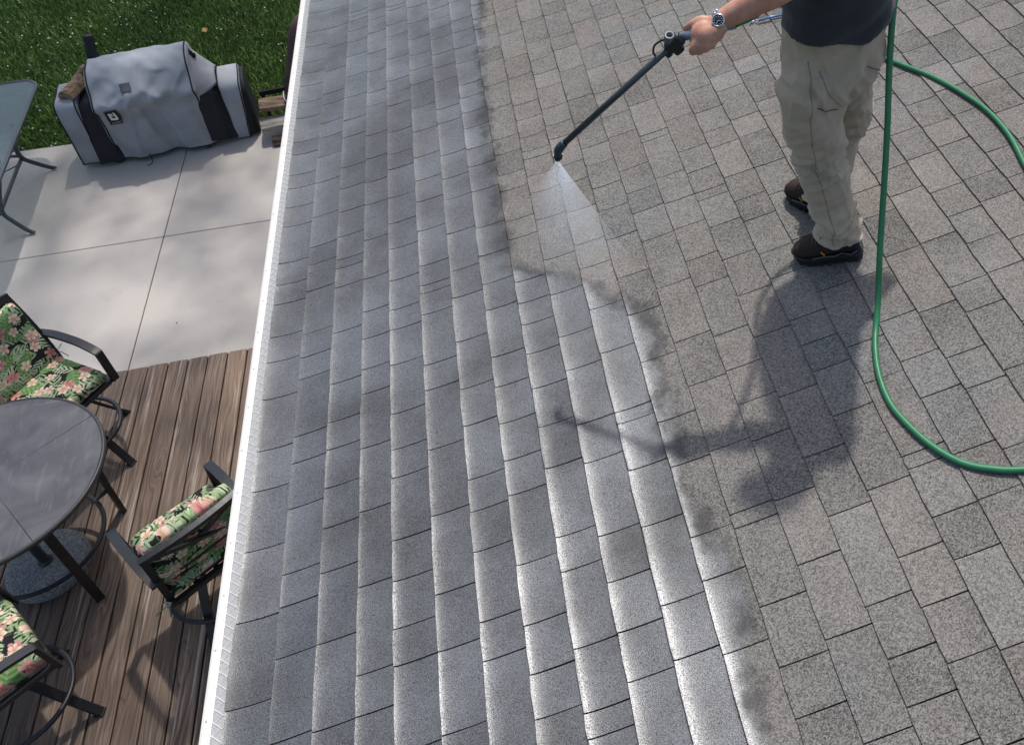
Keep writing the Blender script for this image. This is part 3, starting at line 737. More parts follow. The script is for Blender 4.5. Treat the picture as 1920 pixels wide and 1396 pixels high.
# piping along the two end edges and the hem
for rg, nm in ((mr[3], 'piping'), (mr[-4], 'piping')):
    b = MB(); b.tube([(p[0], p[1] - .003, p[2] + .003) for p in rg[2:-4]], .0065, 6); b.build(nm, M_PIPE, cov)
b = MB(); b.tube([(r[0][0], r[0][1] - .002, r[0][2]) for r in mr[3:-3]], .0055, 6); b.build('piping', M_PIPE, cov)
def dside(amp, ph):
    return lambda u, y, z: (u + .006 * mnoise.noise(Vector((u * 6, y * 6, z * 4 + ph))), y + amp * math.sin(u * 30 + z * 3 + ph) * max(0, min(1, (.7 - z) / .4)) + .010 * mnoise.noise(Vector((u * 5, y * 4, z * 5 + ph))), z + .008 * mnoise.noise(Vector((u * 8, y * 5, ph))))
PG = [(.035, .05), (.05, .2), (.075, .45), (.10, .62), (.16, .69), (.30, .70), (.46, .69), (.54, .62), (.56, .4), (.57, .1)]
cover_block('black_gusset', [-.635, -.53, -.44], [[(a, z * .96) for a, z in PG], PG, PG], M_BLKC, dside(.006, 2), 34)
PSH = [(.075, .06), (.07, .25), (.065, .45), (.07, .62), (.09, .70), (.13, .735), (.26, .742), (.42, .745), (.51, .735), (.54, .65), (.55, .4), (.56, .12)]
ls, lr = cover_block('shelf_cover', [-.795, -.7, -.625], [[(a, z) for a, z in PSH], PSH, [(a + .004, z) for a, z in PSH]], M_GREYC, dside(.010, 5), 36, capin=.010)
for rg in (lr[3], lr[-4]):
    b = MB(); b.tube([(p[0], p[1] - .003, p[2] + .003) for p in rg[:-4]], .006, 6); b.build('piping', M_PIPE, ls)
b = MB(); b.tube([(r[0][0], r[0][1], r[0][2]) for r in lr[2:-2]], .0055, 6); b.build('piping', M_PIPE, ls)
# right hand side: grey shoulder sloping down to the fire box, black below
PR0 = [(-.03, .10), (-.02, .35), (-.005, .62), (.02, .73), (.12, .85), (.26, .95), (.40, .965), (.53, .90), (.57, .7), (.59, .1)]
PR1 = [(.02, .06), (.035, .25), (.06, .45), (.085, .58), (.14, .655), (.27, .69), (.38, .69), (.46, .64), (.50, .5), (.52, .1)]
cover_block('black_gusset', [.40, .52, .62], [[(a + .02, z * .87) for a, z in PR0], [(a + .015, z * .88) for a, z in [((p[0] + q[0]) / 2, (p[1] + q[1]) / 2) for p, q in zip(PR0, PR1)]], [(a + .02, z * .90) for a, z in PR1]], M_BLKC, dside(.002, 9), 34)
b = MB(); PRu = [p for p in PR0 if p[1] > .6]; PRv = [p for p in PR1 if p[1] > .5][:len(PRu)]
rings = []
for t in np.linspace(0, 1, 10):
    u = .405 + .20 * t; pu, pv_ = prof_pts(PRu[:-1], 24), prof_pts([(.16, .64), (.2, .665), (.27, .70), (.38, .70), (.47, .65)], 24); rings.append([(u, a.y * (1 - t) + c.y * t - .004, (a.z * (1 - t) + c.z * t) + .010 + .02 * math.sin(t * math.pi) * (-.6) + .006 * mnoise.noise(Vector((t * 4, k * .2, 1)))) for k, (a, c) in enumerate(zip(pu, pv_))])
b.loft(rings + [[(p[0], p[1], p[2] - .02) for p in r] for r in rings[::-1]], closed_ring=False, cap=False); b.build('side_panel', M_GREYC, sm_)
PF = [(.045, .03), (.04, .2), (.04, .4), (.05, .54), (.08, .62), (.16, .67), (.27, .69), (.38, .685), (.45, .63), (.48, .45), (.5, .08)]
_ds = dside(.005, 12)
def dfire(u, y, z):
    u, y, z = _ds(u, y, z); return (u + .075 * max(0, min(1, z / .69)) * max(0, min(1, (u - .61) / .125)), y, z)
fb, fr = cover_block('firebox_cover', [.615, .66, .735], [[(a + .01, z) for a, z in PF], PF, PF], M_GREYC, dfire, 36, capin=.010)
for rg in (fr[3], fr[-4]):
    b = MB(); b.tube([(p[0], p[1] - .003, p[2] + .003) for p in rg[:-4]], .006, 6); b.build('piping', M_PIPE, fb)
cover_block('black_side', [.735, .79, .835], [[(a + .012, z * .985) for a, z in PF], [(a + .022, z * .965) for a, z in PF], [(a + .045, z * .90) for a, z in PF]], M_BLKC, dside(.006, 15), 34, capin=.012)
b = MB(); b.tube(catmull([(-.415, .52, .90), (-.41, .53, .99), (-.395, .555, 1.08), (-.388, .575, 1.155)], 5), [.052] * 6 + [.048] * 5 + [.046] * 5, 16); b.build('chimney_sleeve', M_BLKC, sm_)
for c in ((.445, .33, .925), (-.485, .30, .895)):
    b = MB(); b.ell(c, (.026, .03, .022)); b.ell((c[0] + .03, c[1] - .02, c[2] - .03), (.02, .024, .03)); b.ell((c[0] - .012, c[1] + .03, c[2] + .012), (.018, .022, .014)); b.build('strap_knot', M_PIPE, sm_)
# patches on the front, laid on the cloth
bvh = BVHTree.FromPolygons([Vector(v.co) for v in cov.data.vertices], [p.vertices[:] for p in cov.data.polygons])
def on_cover(u, z_or_s, y0=-.6):
    h = bvh.ray_cast(Vector((u, -.5, z_or_s + .55)), Vector((0, .7071, -.7071)));  return h[0], h[1]
def patch(name, uc, zc, w, h, mat, parent, rot=0.0, lift=.012, nu=9):
    b = MB(); V = []
    for i in range(nu):
        for j in range(nu):
            a, c = (i / (nu - 1) - .5) * w, (j / (nu - 1) - .5) * h; a, c = a * math.cos(rot) - c * math.sin(rot), a * math.sin(rot) + c * math.cos(rot)
            p, nrm = on_cover(uc + a, zc + c); V.append(p + (nrm if nrm.z - nrm.y > 0 else -nrm) * lift)
    b.add(V, [(i * nu + j, (i + 1) * nu + j, (i + 1) * nu + j + 1, i * nu + j + 1) for i in range(nu - 1) for j in range(nu - 1)], 0, True); return b.build(name, mat, parent)
patch('mesh_window', -.135, .80, .088, .13, plain('grey mesh vent', (.075, .08, .085), .8, .2, sc=400, var=.5), cov, R(3))
lg = patch('logo_patch', -.335, .505, .115, .125, plain('black rubber patch', (.012, .012, .012), .5, .4), cov, R(-6))
M_LW = plain('white print', (.72, .72, .70), .6, .3, var=.04)
for (du, dz_, w, h) in ((-.020, .022, .016, .058), (.022, .022, .016, .058), (.001, -.002, .05, .020), (.001, .036, .010, .022)): patch('logo_mark', -.335 + du, .505 + dz_, w, h, M_LW, lg, R(-6), .0145, 4)
for k in range(7): patch('logo_letter', -.335 - .036 + k * .012, .505 - .043 - (k % 2) * .0, .0055, .013, plain('grey print', (.42, .42, .40), .6, .3) if k == 0 else bpy.data.materials['grey print'], lg, R(-6), .0145, 3)
for u, y, r in ((-.49, .075, .075),):
    b = MB(); Mx = Matrix.Rotation(R(90), 3, 'X') @ Matrix.Identity(3); b.lathe([(r * .55, -.022), (r * .93, -.024), (r, -.014), (r, .014), (r * .93, .024), (r * .55, .022)], (u, y + .03, r), 28, 0, Matrix.Rotation(R(78), 3, 'X')); b.build('wheel', M_BLACK, sm_)
b = MB(); b.tube([(.335, .06, .12), (.335, .04, .045)], .02, 10); b.lathe([(.018, -.014), (.026, -.012), (.026, .012), (.018, .014)], (.335, .03, .026), 18, 0, Matrix.Rotation(R(80), 3, 'Y')); b.build('caster', M_BLACK, sm_)
b = MB(); b.tube(catmull([(-.19, .0, .09), (-.185, -.03, .03), (-.20, -.06, .006), (-.235, -.075, .004)], 5), .004, 6); b.build('draw_cord', M_PIPE, sm_)

# ------------------------------------------------------------------ split firewood
def log_mat(name, c1, c2, bark):
    m = NT(name, .85, .2); P = m.objc(); x, y, z = m.xyz(P); g = m.noise(m.vec(x * 2.0, y * 26.0, z * 26.0), 1.6, 5, .6); n = m.noise(P, 9, 4)
    c = m.mix(g.step(.3, .7), c1, c2); c = m.mix(n.step(.55, .68) * .7, c, bark); m.set('Base Color', c); m.bump(g, .6, .02); return m.mat
M_LOG1 = log_mat('weathered split oak', (.10, .066, .042), (.28, .205, .135), (.035, .026, .02)); M_LOG2 = log_mat('greyed split wood', (.17, .15, .125), (.36, .33, .29), (.08, .065, .05)); M_LOG3 = log_mat('dark split wood', (.045, .03, .022), (.14, .10, .075), (.02, .015, .012))
def log(label, a, b_, prof, mat, seed):
    a, b_ = Vector(a), Vector(b_); c = (a + b_) / 2; d = (b_ - a).normalized(); u = Vector((0, 0, 1)); u = (u - d * u.dot(d)).normalized(); w = d.cross(u)
    rings = []
    for t in np.linspace(0, 1, 12):
        rings.append([(b_ - a) * t + a - c + (w * p[0] + u * p[1]) * (1 + .10 * mnoise.noise(Vector((t * 4, k * 1.7, seed)))) + d * (.008 * mnoise.noise(Vector((k * 2.1, t, seed))) if t in (0, 1) else 0) + u * .008 * math.sin(t * 4 + seed) for k, p in enumerate(prof)])
    m = MB(); m.loft(rings, smooth=False); o = m.build('firewood_log', mat, loc=c); tag(o, label, 'log', 'split firewood'); return o
TRI = [(-.075, -.045), (-.02, -.055), (.06, -.05), (.075, -.02), (.045, .03), (.0, .06), (-.05, .045), (-.08, .0)]
FLT = [(-.09, -.04), (.02, -.05), (.085, -.035), (.09, .01), (.04, .035), (-.03, .04), (-.085, .03)]
log('split log lying on the left shelf of the covered smoker', (-2.775, 8.50, .765), (-2.655, 8.93, .80), [(a * .95, c * .95) for a, c in TRI], M_LOG1, 3)
log('brown split log on top of the firewood pile', (-1.185, 8.64, .305), (-.72, 8.70, .30), FLT, M_LOG1, 8)
log('pale grey split log in the middle of the firewood pile', (-1.20, 8.50, .165), (-.74, 8.54, .165), FLT, M_LOG2, 12)
log('short dark split log at the bottom front of the firewood pile', (-1.115, 8.375, .045), (-.72, 8.40, .045), [(a * .75, c * .8) for a, c in TRI], M_LOG3, 17)
b = MB(); b.bar((-1.19, 8.79, .36), (-.62, 8.86, .36), .03, .05); b.bar((-1.16, 8.795, .0), (-1.16, 8.795, .34), .03, .03); b.bar((-.66, 8.86, .0), (-.66, 8.86, .34), .03, .03)
o = b.build('log_rack', plain('blackened timber', (.02, .016, .014), .85, .2, bump=.3)); tag(o, 'black timber rail behind the firewood pile', 'rack')

# ------------------------------------------------------------------ tall brown covered thing under the eave
bc = empty('covered_item', (-.52, 8.78, -.01)); tag(bc, 'tall maroon brown fabric covered item beside the firewood, half hidden by the gutter', 'covered item')
M_BRN = cloth('maroon brown cover', (.050, .026, .026), .6)
rings = []
for z, r in ((.06, .41), (.12, .425), (.24, .435), (.36, .43), (.44, .415), (.48, .395), (.52, .40), (.66, .335), (.85, .265), (1.0, .21), (1.10, .165), (1.17, .11), (1.19, .03)):
    rings.append([(r * (1 + .05 * math.sin(5 * a + z * 3) + .04 * mnoise.noise(Vector((math.cos(a) * 2, math.sin(a) * 2, z * 5)))) * math.cos(a), r * (1 + .05 * math.sin(5 * a + z * 3)) * math.sin(a), z) for a in np.linspace(0, 2 * math.pi, 40, endpoint=False)])
b = MB(); b.loft(rings); b.build('cover', M_BRN, bc)
M_CORD = plain('white cord', (.7, .68, .64), .7, .2)
b = MB(); b.tube([(.435 * math.cos(a), .435 * math.sin(a), .40 - .06 * math.cos(a - 2.4) + .02 * math.sin(3 * a)) for a in np.linspace(0, 2 * math.pi, 40, endpoint=False)], .006, 6, closed=True); b.build('draw_cord', M_CORD, bc)
b = MB(); b.tube(catmull([(-.315, -.06, .66), (-.295, -.08, .72), (-.27, -.08, .80)], 5), .005, 6); b.build('cord_end', M_CORD, bc)
# ------------------------------------------------------------------ person
PB = Vector((2.31, 2.50, 3.10))
def W(x, y, z): return Vector((x, y, z)) - PB
def ring(c, rx, ry, n=20, M=None, p=2.0):
    out = []
    for k in range(n):
        a = 2 * math.pi * k / n; ca, sa = math.cos(a), math.sin(a)
        v = Vector((math.copysign(abs(ca) ** (2 / p), ca) * rx, math.copysign(abs(sa) ** (2 / p), sa) * ry, 0)); out.append(c + (M @ v if M is not None else v))
    return out
def limb(b, pts, radii, n=16):
    P = [Vector(p) for p in pts]
    path = catmull(P, 4); rr = []
    for i in range(len(P) - 1):
        for k in range(4): rr.append(radii[i] + (radii[i + 1] - radii[i]) * k / 4)
    rr.append(radii[-1]); b.tube(path, rr, n); b.ell(P[0], (radii[0],) * 3, 10, 8); b.ell(P[-1], (radii[-1],) * 3, 10, 8)
def remeshed(b, voxel, smooth_it, name, mat, fac=.5):
    o = bpy.data.objects.new('tmp', b.mesh('tmp', mat)); COL.objects.link(o)
    m = o.modifiers.new('r', 'REMESH'); m.mode = 'VOXEL'; m.voxel_size = voxel; m.use_smooth_shade = True
    s = o.modifiers.new('s', 'SMOOTH'); s.iterations = smooth_it; s.factor = fac
    dg = bpy.context.evaluated_depsgraph_get(); me = bpy.data.meshes.new_from_object(o.evaluated_get(dg)); me.name = name
    bpy.data.objects.remove(o); me.materials.clear(); me.materials.append(mat); return me
def displace(me, fn):
    n = len(me.vertices); co = np.empty(n * 3); me.vertices.foreach_get('co', co); co = co.reshape(-1, 3); no = np.empty(n * 3); me.vertices.foreach_get('normal', no); no = no.reshape(-1, 3)
    d = np.array([fn(Vector(c), Vector(m_)) for c, m_ in zip(co, no)]); co = co + no * d[:, None]; me.vertices.foreach_set('co', co.ravel()); me.update()
def skin_mat():
    m = NT('sun tanned skin', .5, .4); P = m.objc(); n = m.noise(P, 22, 4); v = m.noise(P, 160, 3); c = m.mix(n.step(.3, .75), (.40, .185, .115), (.56, .30, .205)); c = m.mix((v - .45) * .5, c, (.33, .13, .08))
    fr = S(m.t, m.voro(P, 90).outputs['Distance']); c = m.mix((1.0 - fr.step(.1, .25)) * .18, c, (.25, .10, .06))
    m.set('Base Color', c); m.set('Subsurface Weight', .12); m.set('Subsurface Radius', (.01, .004, .002)); m.set('Subsurface Scale', .5); m.bump(v * .5 + m.noise(P, 420, 2) * .5, .22, .003); return m.mat
M_SKIN = skin_mat()
def fabric(name, c, sc=900, rough=.9, var=.1):
    m = NT(name, rough, .15); P = m.objc(); x, y, z = m.xyz(P); n = m.noise(P, 7, 4); tw = ((x + y + z * 1.4) * sc).f('SINE') * .5 + .5; f = m.noise(P, 200, 3)
    cc = m.mix(n.step(.3, .72), [a * (1 - var) for a in c], [a * (1 + var) for a in c]); cc = m.mix((f - .4) * .4, cc, [a * .75 for a in c]); m.set('Base Color', cc); m.set('Sheen Weight', .15); m.bump(tw * .25 + f * .6 + m.noise(P, 30, 3) * .9, .22, .006); return m.mat
M_TROU = fabric('khaki olive work cotton', (.385, .312, .222)); M_SHIRT = fabric('charcoal jersey', (.036, .036, .039), 1400, .9, .16)
M_SEAM = plain('khaki seam stitching', (.235, .19, .135), .9, .1)

WR, EL, SHL = W(1.808, 2.347, 4.203), W(2.03, 2.315, 4.33), W(2.265, 2.245, 4.57)
ELR, SHR, WRR = W(2.60, 2.66, 4.36), W(2.275, 2.655, 4.57), W(2.48, 2.66, 4.215)
body = MB()
limb(body, [SHL, SHL.lerp(EL, .5), EL, EL.lerp(WR, .3), EL.lerp(WR, .7), WR], [.062, .053, .047, .050, .037, .0285], 18)
limb(body, [SHR, SHR.lerp(ELR, .5), ELR, ELR.lerp(WRR, .3), WRR], [.060, .052, .046, .047, .03], 16)
# left hand: fist round the wand handle
HA, HB = W(1.700, 2.366, 4.160), W(1.848, 2.336, 4.196)           # handle axis
ax = (HA - HB).normalized(); nv = Vector((-.05, -.80, .60)); nv = (nv - ax * nv.dot(ax)).normalized(); bv = ax.cross(nv).normalized()
if bv.z > 0: bv = -bv
def hp(a, n_, d): return HB + ax * a + nv * n_ + bv * d           # a along handle, n towards viewer, d downwards
limb(body, [WR, hp(.045, .018, .008), hp(.075, .024, .012)], [.028, .033, .032], 16)
body.ell(hp(.078, .016, .010), (.043, .042, .030), 16, 12, Matrix((ax, bv, nv)).transposed())
for i, (a0, ln, rr) in enumerate(((.118, 1.0, .0115), (.098, 1.06, .012), (.077, 1.0, .0115), (.058, .85, .0102))):
    k0 = hp(a0 - .012, .025, .026); k1 = hp(a0 + .004, .020, .047); k2 = hp(a0 + .006, -.012, .050 * ln); k3 = hp(a0 + .002, -.033, .030); k4 = hp(a0, -.036, .010)
    limb(body, [k0, k1, k2, k3, k4], [rr * 1.22, rr * 1.12, rr * 1.02, rr * .96, rr * .86], 10)
limb(body, [hp(.042, .004, -.020), hp(.075, .008, -.034), hp(.104, .004, -.031), hp(.128, -.006, -.024)], [.017, .0155, .0135, .0105], 10)
# right hand round the hose
hr = WRR + Vector((.0, -.01, -.06))
body.ell(hr, (.03, .042, .045), 12, 10)
for i in range(4): limb(body, [hr + Vector((-.02, -.028 + i * .019, -.01)), hr + Vector((-.028, -.03 + i * .02, -.05)), hr + Vector((.0, -.03 + i * .02, -.075)), hr + Vector((.022, -.03 + i * .02, -.055))], [.0115, .011, .0105, .009], 8)
limb(body, [hr + Vector((.0, -.03, .02)), hr + Vector((-.02, -.058, -.01)), hr + Vector((-.01, -.062, -.04))], [.014, .0125, .01], 8)
# trunk, neck, head (looks down along the wand)
limb(body, [W(2.26, 2.50, 3.98), W(2.25, 2.49, 4.2), W(2.25, 2.46, 4.44), W(2.245, 2.45, 4.60)], [.12, .13, .135, .10], 18)
limb(body, [W(2.245, 2.45, 4.57), W(2.215, 2.43, 4.73), W(2.19, 2.41, 4.81)], [.075, .06, .058], 16)
HC = W(2.145, 2.39, 4.915); hM = Matrix.Rotation(R(22), 3, 'Y').to_3x3()                 # local -x is the face
hM = Matrix.Rotation(R(-22), 3, 'Y')
def hd(x, y, z): return HC + hM @ Vector((x, y, z))
body.ell(HC, (.098, .078, .118), 22, 16, hM); body.ell(hd(-.035, 0, -.055), (.065, .058, .065), 18, 12, hM)
limb(body, [hd(-.094, 0, .012), hd(-.112, 0, -.012), hd(-.108, 0, -.026)], [.010, .014, .014], 8)
for s in (-1, 1): body.ell(hd(.008, s * .079, -.005), (.02, .008, .032), 10, 8, hM); body.ell(hd(-.085, s * .033, .018), (.014, .018, .010), 10, 8, hM)
body.ell(hd(-.090, 0, -.058), (.012, .026, .007), 10, 8, hM); body.ell(hd(-.088, 0, -.07), (.013, .022, .007), 10, 8, hM)
# legs and feet inside the clothes
limb(body, [W(2.22, 2.43, 3.98), W(2.20, 2.385, 3.66), W(2.285, 2.35, 3.34), W(2.305, 2.345, 3.28)], [.085, .062, .045, .038], 14)
limb(body, [W(2.30, 2.57, 3.98), W(2.385, 2.63, 3.56), W(2.365, 2.63, 3.34), W(2.362, 2.625, 3.27)], [.085, .062, .045, .038], 14)
me = remeshed(body, .0048, 3, 'person', M_SKIN)
person = bpy.data.objects.new('person', me); person.location = PB; link(person)
tag(person, 'person in charcoal t-shirt, khaki trousers and hiking boots spraying the roof', 'person')
# eyes, hair, cap
M_HAIR = plain('short grey brown hair', (.10, .08, .065), .7, .3, bump=.6, bsc=200)
b = MB(); b.ell(hd(.022, 0, .02), (.092, .082, .108), 20, 14, hM); b.build('hair', M_HAIR, person)
b = MB(); b.ell(hd(.006, 0, .052), (.106, .089, .078), 22, 12, hM)
b.loft([[hd(-.07 - .0 * abs(t), t * .075, .050 + .0 * t) for t in np.linspace(-1, 1, 9)], [hd(-.165 + .055 * t * t, t * .070, .036 - .012 * t * t) for t in np.linspace(-1, 1, 9)], [hd(-.165 + .055 * t * t, t * .070, .031 - .012 * t * t) for t in np.linspace(-1, 1, 9)], [hd(-.07, t * .075, .043) for t in np.linspace(-1, 1, 9)]], closed_ring=False, cap=False); b.build('cap', fabric('navy cap cloth', (.03, .04, .07)), person)
for s in (-1, 1):
    b = MB(); b.ell(hd(-.091, s * .031, .014), (.009, .012, .006), 12, 8, hM); b.build('eye', plain('eye white', (.6, .58, .55), .2, .5) if s < 0 else bpy.data.materials['eye white'], person)

# trousers
tr = MB()
limb(tr, [W(2.215, 2.445, 3.93), W(2.182, 2.415, 3.86), W(2.178, 2.405, 3.76), W(2.202, 2.388, 3.645), W(2.235, 2.37, 3.52), W(2.268, 2.355, 3.40), W(2.296, 2.346, 3.325), W(2.303, 2.344, 3.29)], [.108, .116, .106, .091, .086, .081, .079, .079], 24)
limb(tr, [W(2.315, 2.565, 3.93), W(2.365, 2.600, 3.84), W(2.392, 2.615, 3.70), W(2.398, 2.625, 3.55), W(2.382, 2.63, 3.42), W(2.362, 2.632, 3.33), W(2.362, 2.625, 3.26)], [.11, .113, .098, .088, .084, .081, .081], 24)
tr.loft([ring(W(2.262, 2.50, z), rx, ry, 28, None, 2.3) for z, rx, ry in ((3.86, .13, .15), (3.90, .168, .172), (3.97, .168, .170), (4.05, .160, .165), (4.12, .152, .158))])
# flared hems that drape over the boots
tr.loft([ring(W(2.300, 2.345, 3.31), .082, .080, 24), ring(W(2.306, 2.343, 3.27), .086, .084, 24), ring(W(2.311, 2.342, 3.236), .089, .086, 24)])
tr.loft([ring(W(2.361, 2.624, 3.27), .084, .082, 24), ring(W(2.358, 2.622, 3.23), .088, .086, 24), ring(W(2.356, 2.620, 3.205), .091, .087, 24)])
tme = remeshed(tr, .006, 5, 'trousers', M_TROU)
def tdisp(c, n_):
    z = c.z + PB.z; x = c.x + PB.x; y = c.y + PB.y
    knee = math.exp(-((z - 3.60) / .09) ** 2); ank = math.exp(-((z - 3.30) / .085) ** 2); hip = math.exp(-((z - 3.90) / .08) ** 2)
    f1 = mnoise.noise(Vector((x * 5, y * 5, z * 26 + x * 14))); f2 = mnoise.noise(Vector((x * 9 + 7, y * 9, z * 15 - x * 22))); f3 = mnoise.noise(Vector((x * 16, y * 16, z * 5 + 3)))
    d = .017 * knee * f1 + .022 * ank * f1 + .010 * ank * f2 + .014 * hip * f2 + .0065 * f3 + .006 * f2
    d += .009 * mnoise.noise(Vector((x * 6, y * 6, z * 6))) - .005 * abs(mnoise.noise(Vector((x * 11 + z * 6, y * 8, z * 13 - x * 9)))) * 1.6
    rg = 1 - abs(mnoise.noise(Vector((x * 7, y * 6, z * 19 - x * 13)))); rg2 = 1 - abs(mnoise.noise(Vector((x * 10 + 5, y * 8, z * 9 + x * 16))))
    d += .020 * (rg ** 4 - .35) * (.25 + knee + 1.1 * ank) + .014 * (rg2 ** 5 - .3) * (.35 + hip + .4 * knee)
    # long drag fold from the seat to the knee
    u = (x - 2.20) - (z - 3.80) * .55; d += .012 * math.exp(-(u / .018) ** 2) * max(0, 1 - abs(z - 3.82) / .14) * (y < 2.5)
    u = (x - 2.13) + (z - 3.92) * .5; d -= .010 * math.exp(-(u / .014) ** 2) * max(0, 1 - abs(z - 3.90) / .09) * (y < 2.5)
    return d
displace(tme, tdisp)
tro = bpy.data.objects.new('trousers', tme); link(tro, person)
tbvh = BVHTree.FromPolygons([v.co.copy() for v in tme.vertices], [p.vertices[:] for p in tme.polygons])
def stitched(name, pts, r=.0022, toward=Vector((0, -1, .25)), mat=M_SEAM, n=10):
    P = []
    for p in catmull(pts, n):
        h = tbvh.ray_cast(p + toward.normalized() * .4, -toward.normalized())
        if h[0] is not None: P.append(h[0] + h[1] * .0008)
    if len(P) > 2: b = MB(); b.tube(P, r, 5); b.build(name, mat, tro)
stitched('side_seam', [W(2.135, 2.3, 4.02), W(2.13, 2.3, 3.90), W(2.137, 2.3, 3.78), W(2.165, 2.3, 3.64), W(2.20, 2.3, 3.52), W(2.24, 2.28, 3.38), W(2.268, 2.26, 3.24)], .0014)
stitched('pocket_edge', [W(2.15, 2.3, 3.868), W(2.185, 2.3, 3.852), W(2.225, 2.3, 3.852)], .0024, mat=plain('pocket slit', (.14, .12, .09), .9, .1))
stitched('pocket_edge', [W(2.165, 2.3, 3.99), W(2.185, 2.3, 3.92), W(2.235, 2.3, 3.86)], .0015)
stitched('pocket_edge', [W(2.33, 2.3, 3.985), W(2.365, 2.32, 3.965), W(2.40, 2.34, 3.95)], .002, mat=bpy.data.materials['pocket slit'])
stitched('hem_stitch', [W(2.225, 2.2, 3.262), W(2.27, 2.2, 3.250), W(2.32, 2.2, 3.25), W(2.385, 2.2, 3.262)], .0012)

# t-shirt with sleeves
sh = MB()
sh.loft([ring(W(cx_, cy_, z), rx, ry, 28, None, 2.2) for z, cx_, cy_, rx, ry in ((4.035, 2.262, 2.49, .176, .180), (4.08, 2.262, 2.49, .178, .182), (4.15, 2.258, 2.488, .174, .18), (4.24, 2.25, 2.485, .168, .182), (4.38, 2.25, 2.472, .162, .205), (4.50, 2.25, 2.458, .148, .222), (4.60, 2.247, 2.452, .112, .195), (4.65, 2.24, 2.45, .078, .10), (4.68, 2.23, 2.446, .07, .075))])
limb(sh, [SHL + Vector((0, .03, -.01)), SHL.lerp(EL, .35), SHL.lerp(EL, .62)], [.085, .078, .074], 18); limb(sh, [SHR + Vector((0, -.03, -.01)), SHR.lerp(ELR, .35), SHR.lerp(ELR, .62)], [.085, .078, .074], 18)
sme_ = remeshed(sh, .008, 3, 'shirt', M_SHIRT)
def sdisp(c, n_):
    z = c.z + PB.z; x = c.x + PB.x; y = c.y + PB.y; low = math.exp(-((z - 4.08) / .12) ** 2)
    return .010 * low * mnoise.noise(Vector((x * 4, y * 4, z * 18 - x * 12))) + .005 * mnoise.noise(Vector((x * 9, y * 9, z * 16 + 2))) + .004 * mnoise.noise(Vector((x * 4, y * 4, z * 4)))
displace(sme_, sdisp); nv_ = len(sme_.vertices)
# the hem dips to the front and rises to the back hip
for v in sme_.vertices:
    z = v.co.z + PB.z
    if z < 4.22:
        xx, yy2 = v.co.x + PB.x, v.co.y
        v.co.z += (1 - max(0, min(1, (z - 4.03) / .19))) * (.018 - .16 * yy2 + .05 * max(0, min(1, (xx - 2.28) / .15)) + .006 * math.sin(xx * 40 + yy2 * 30))
link(bpy.data.objects.new('shirt', sme_), person)

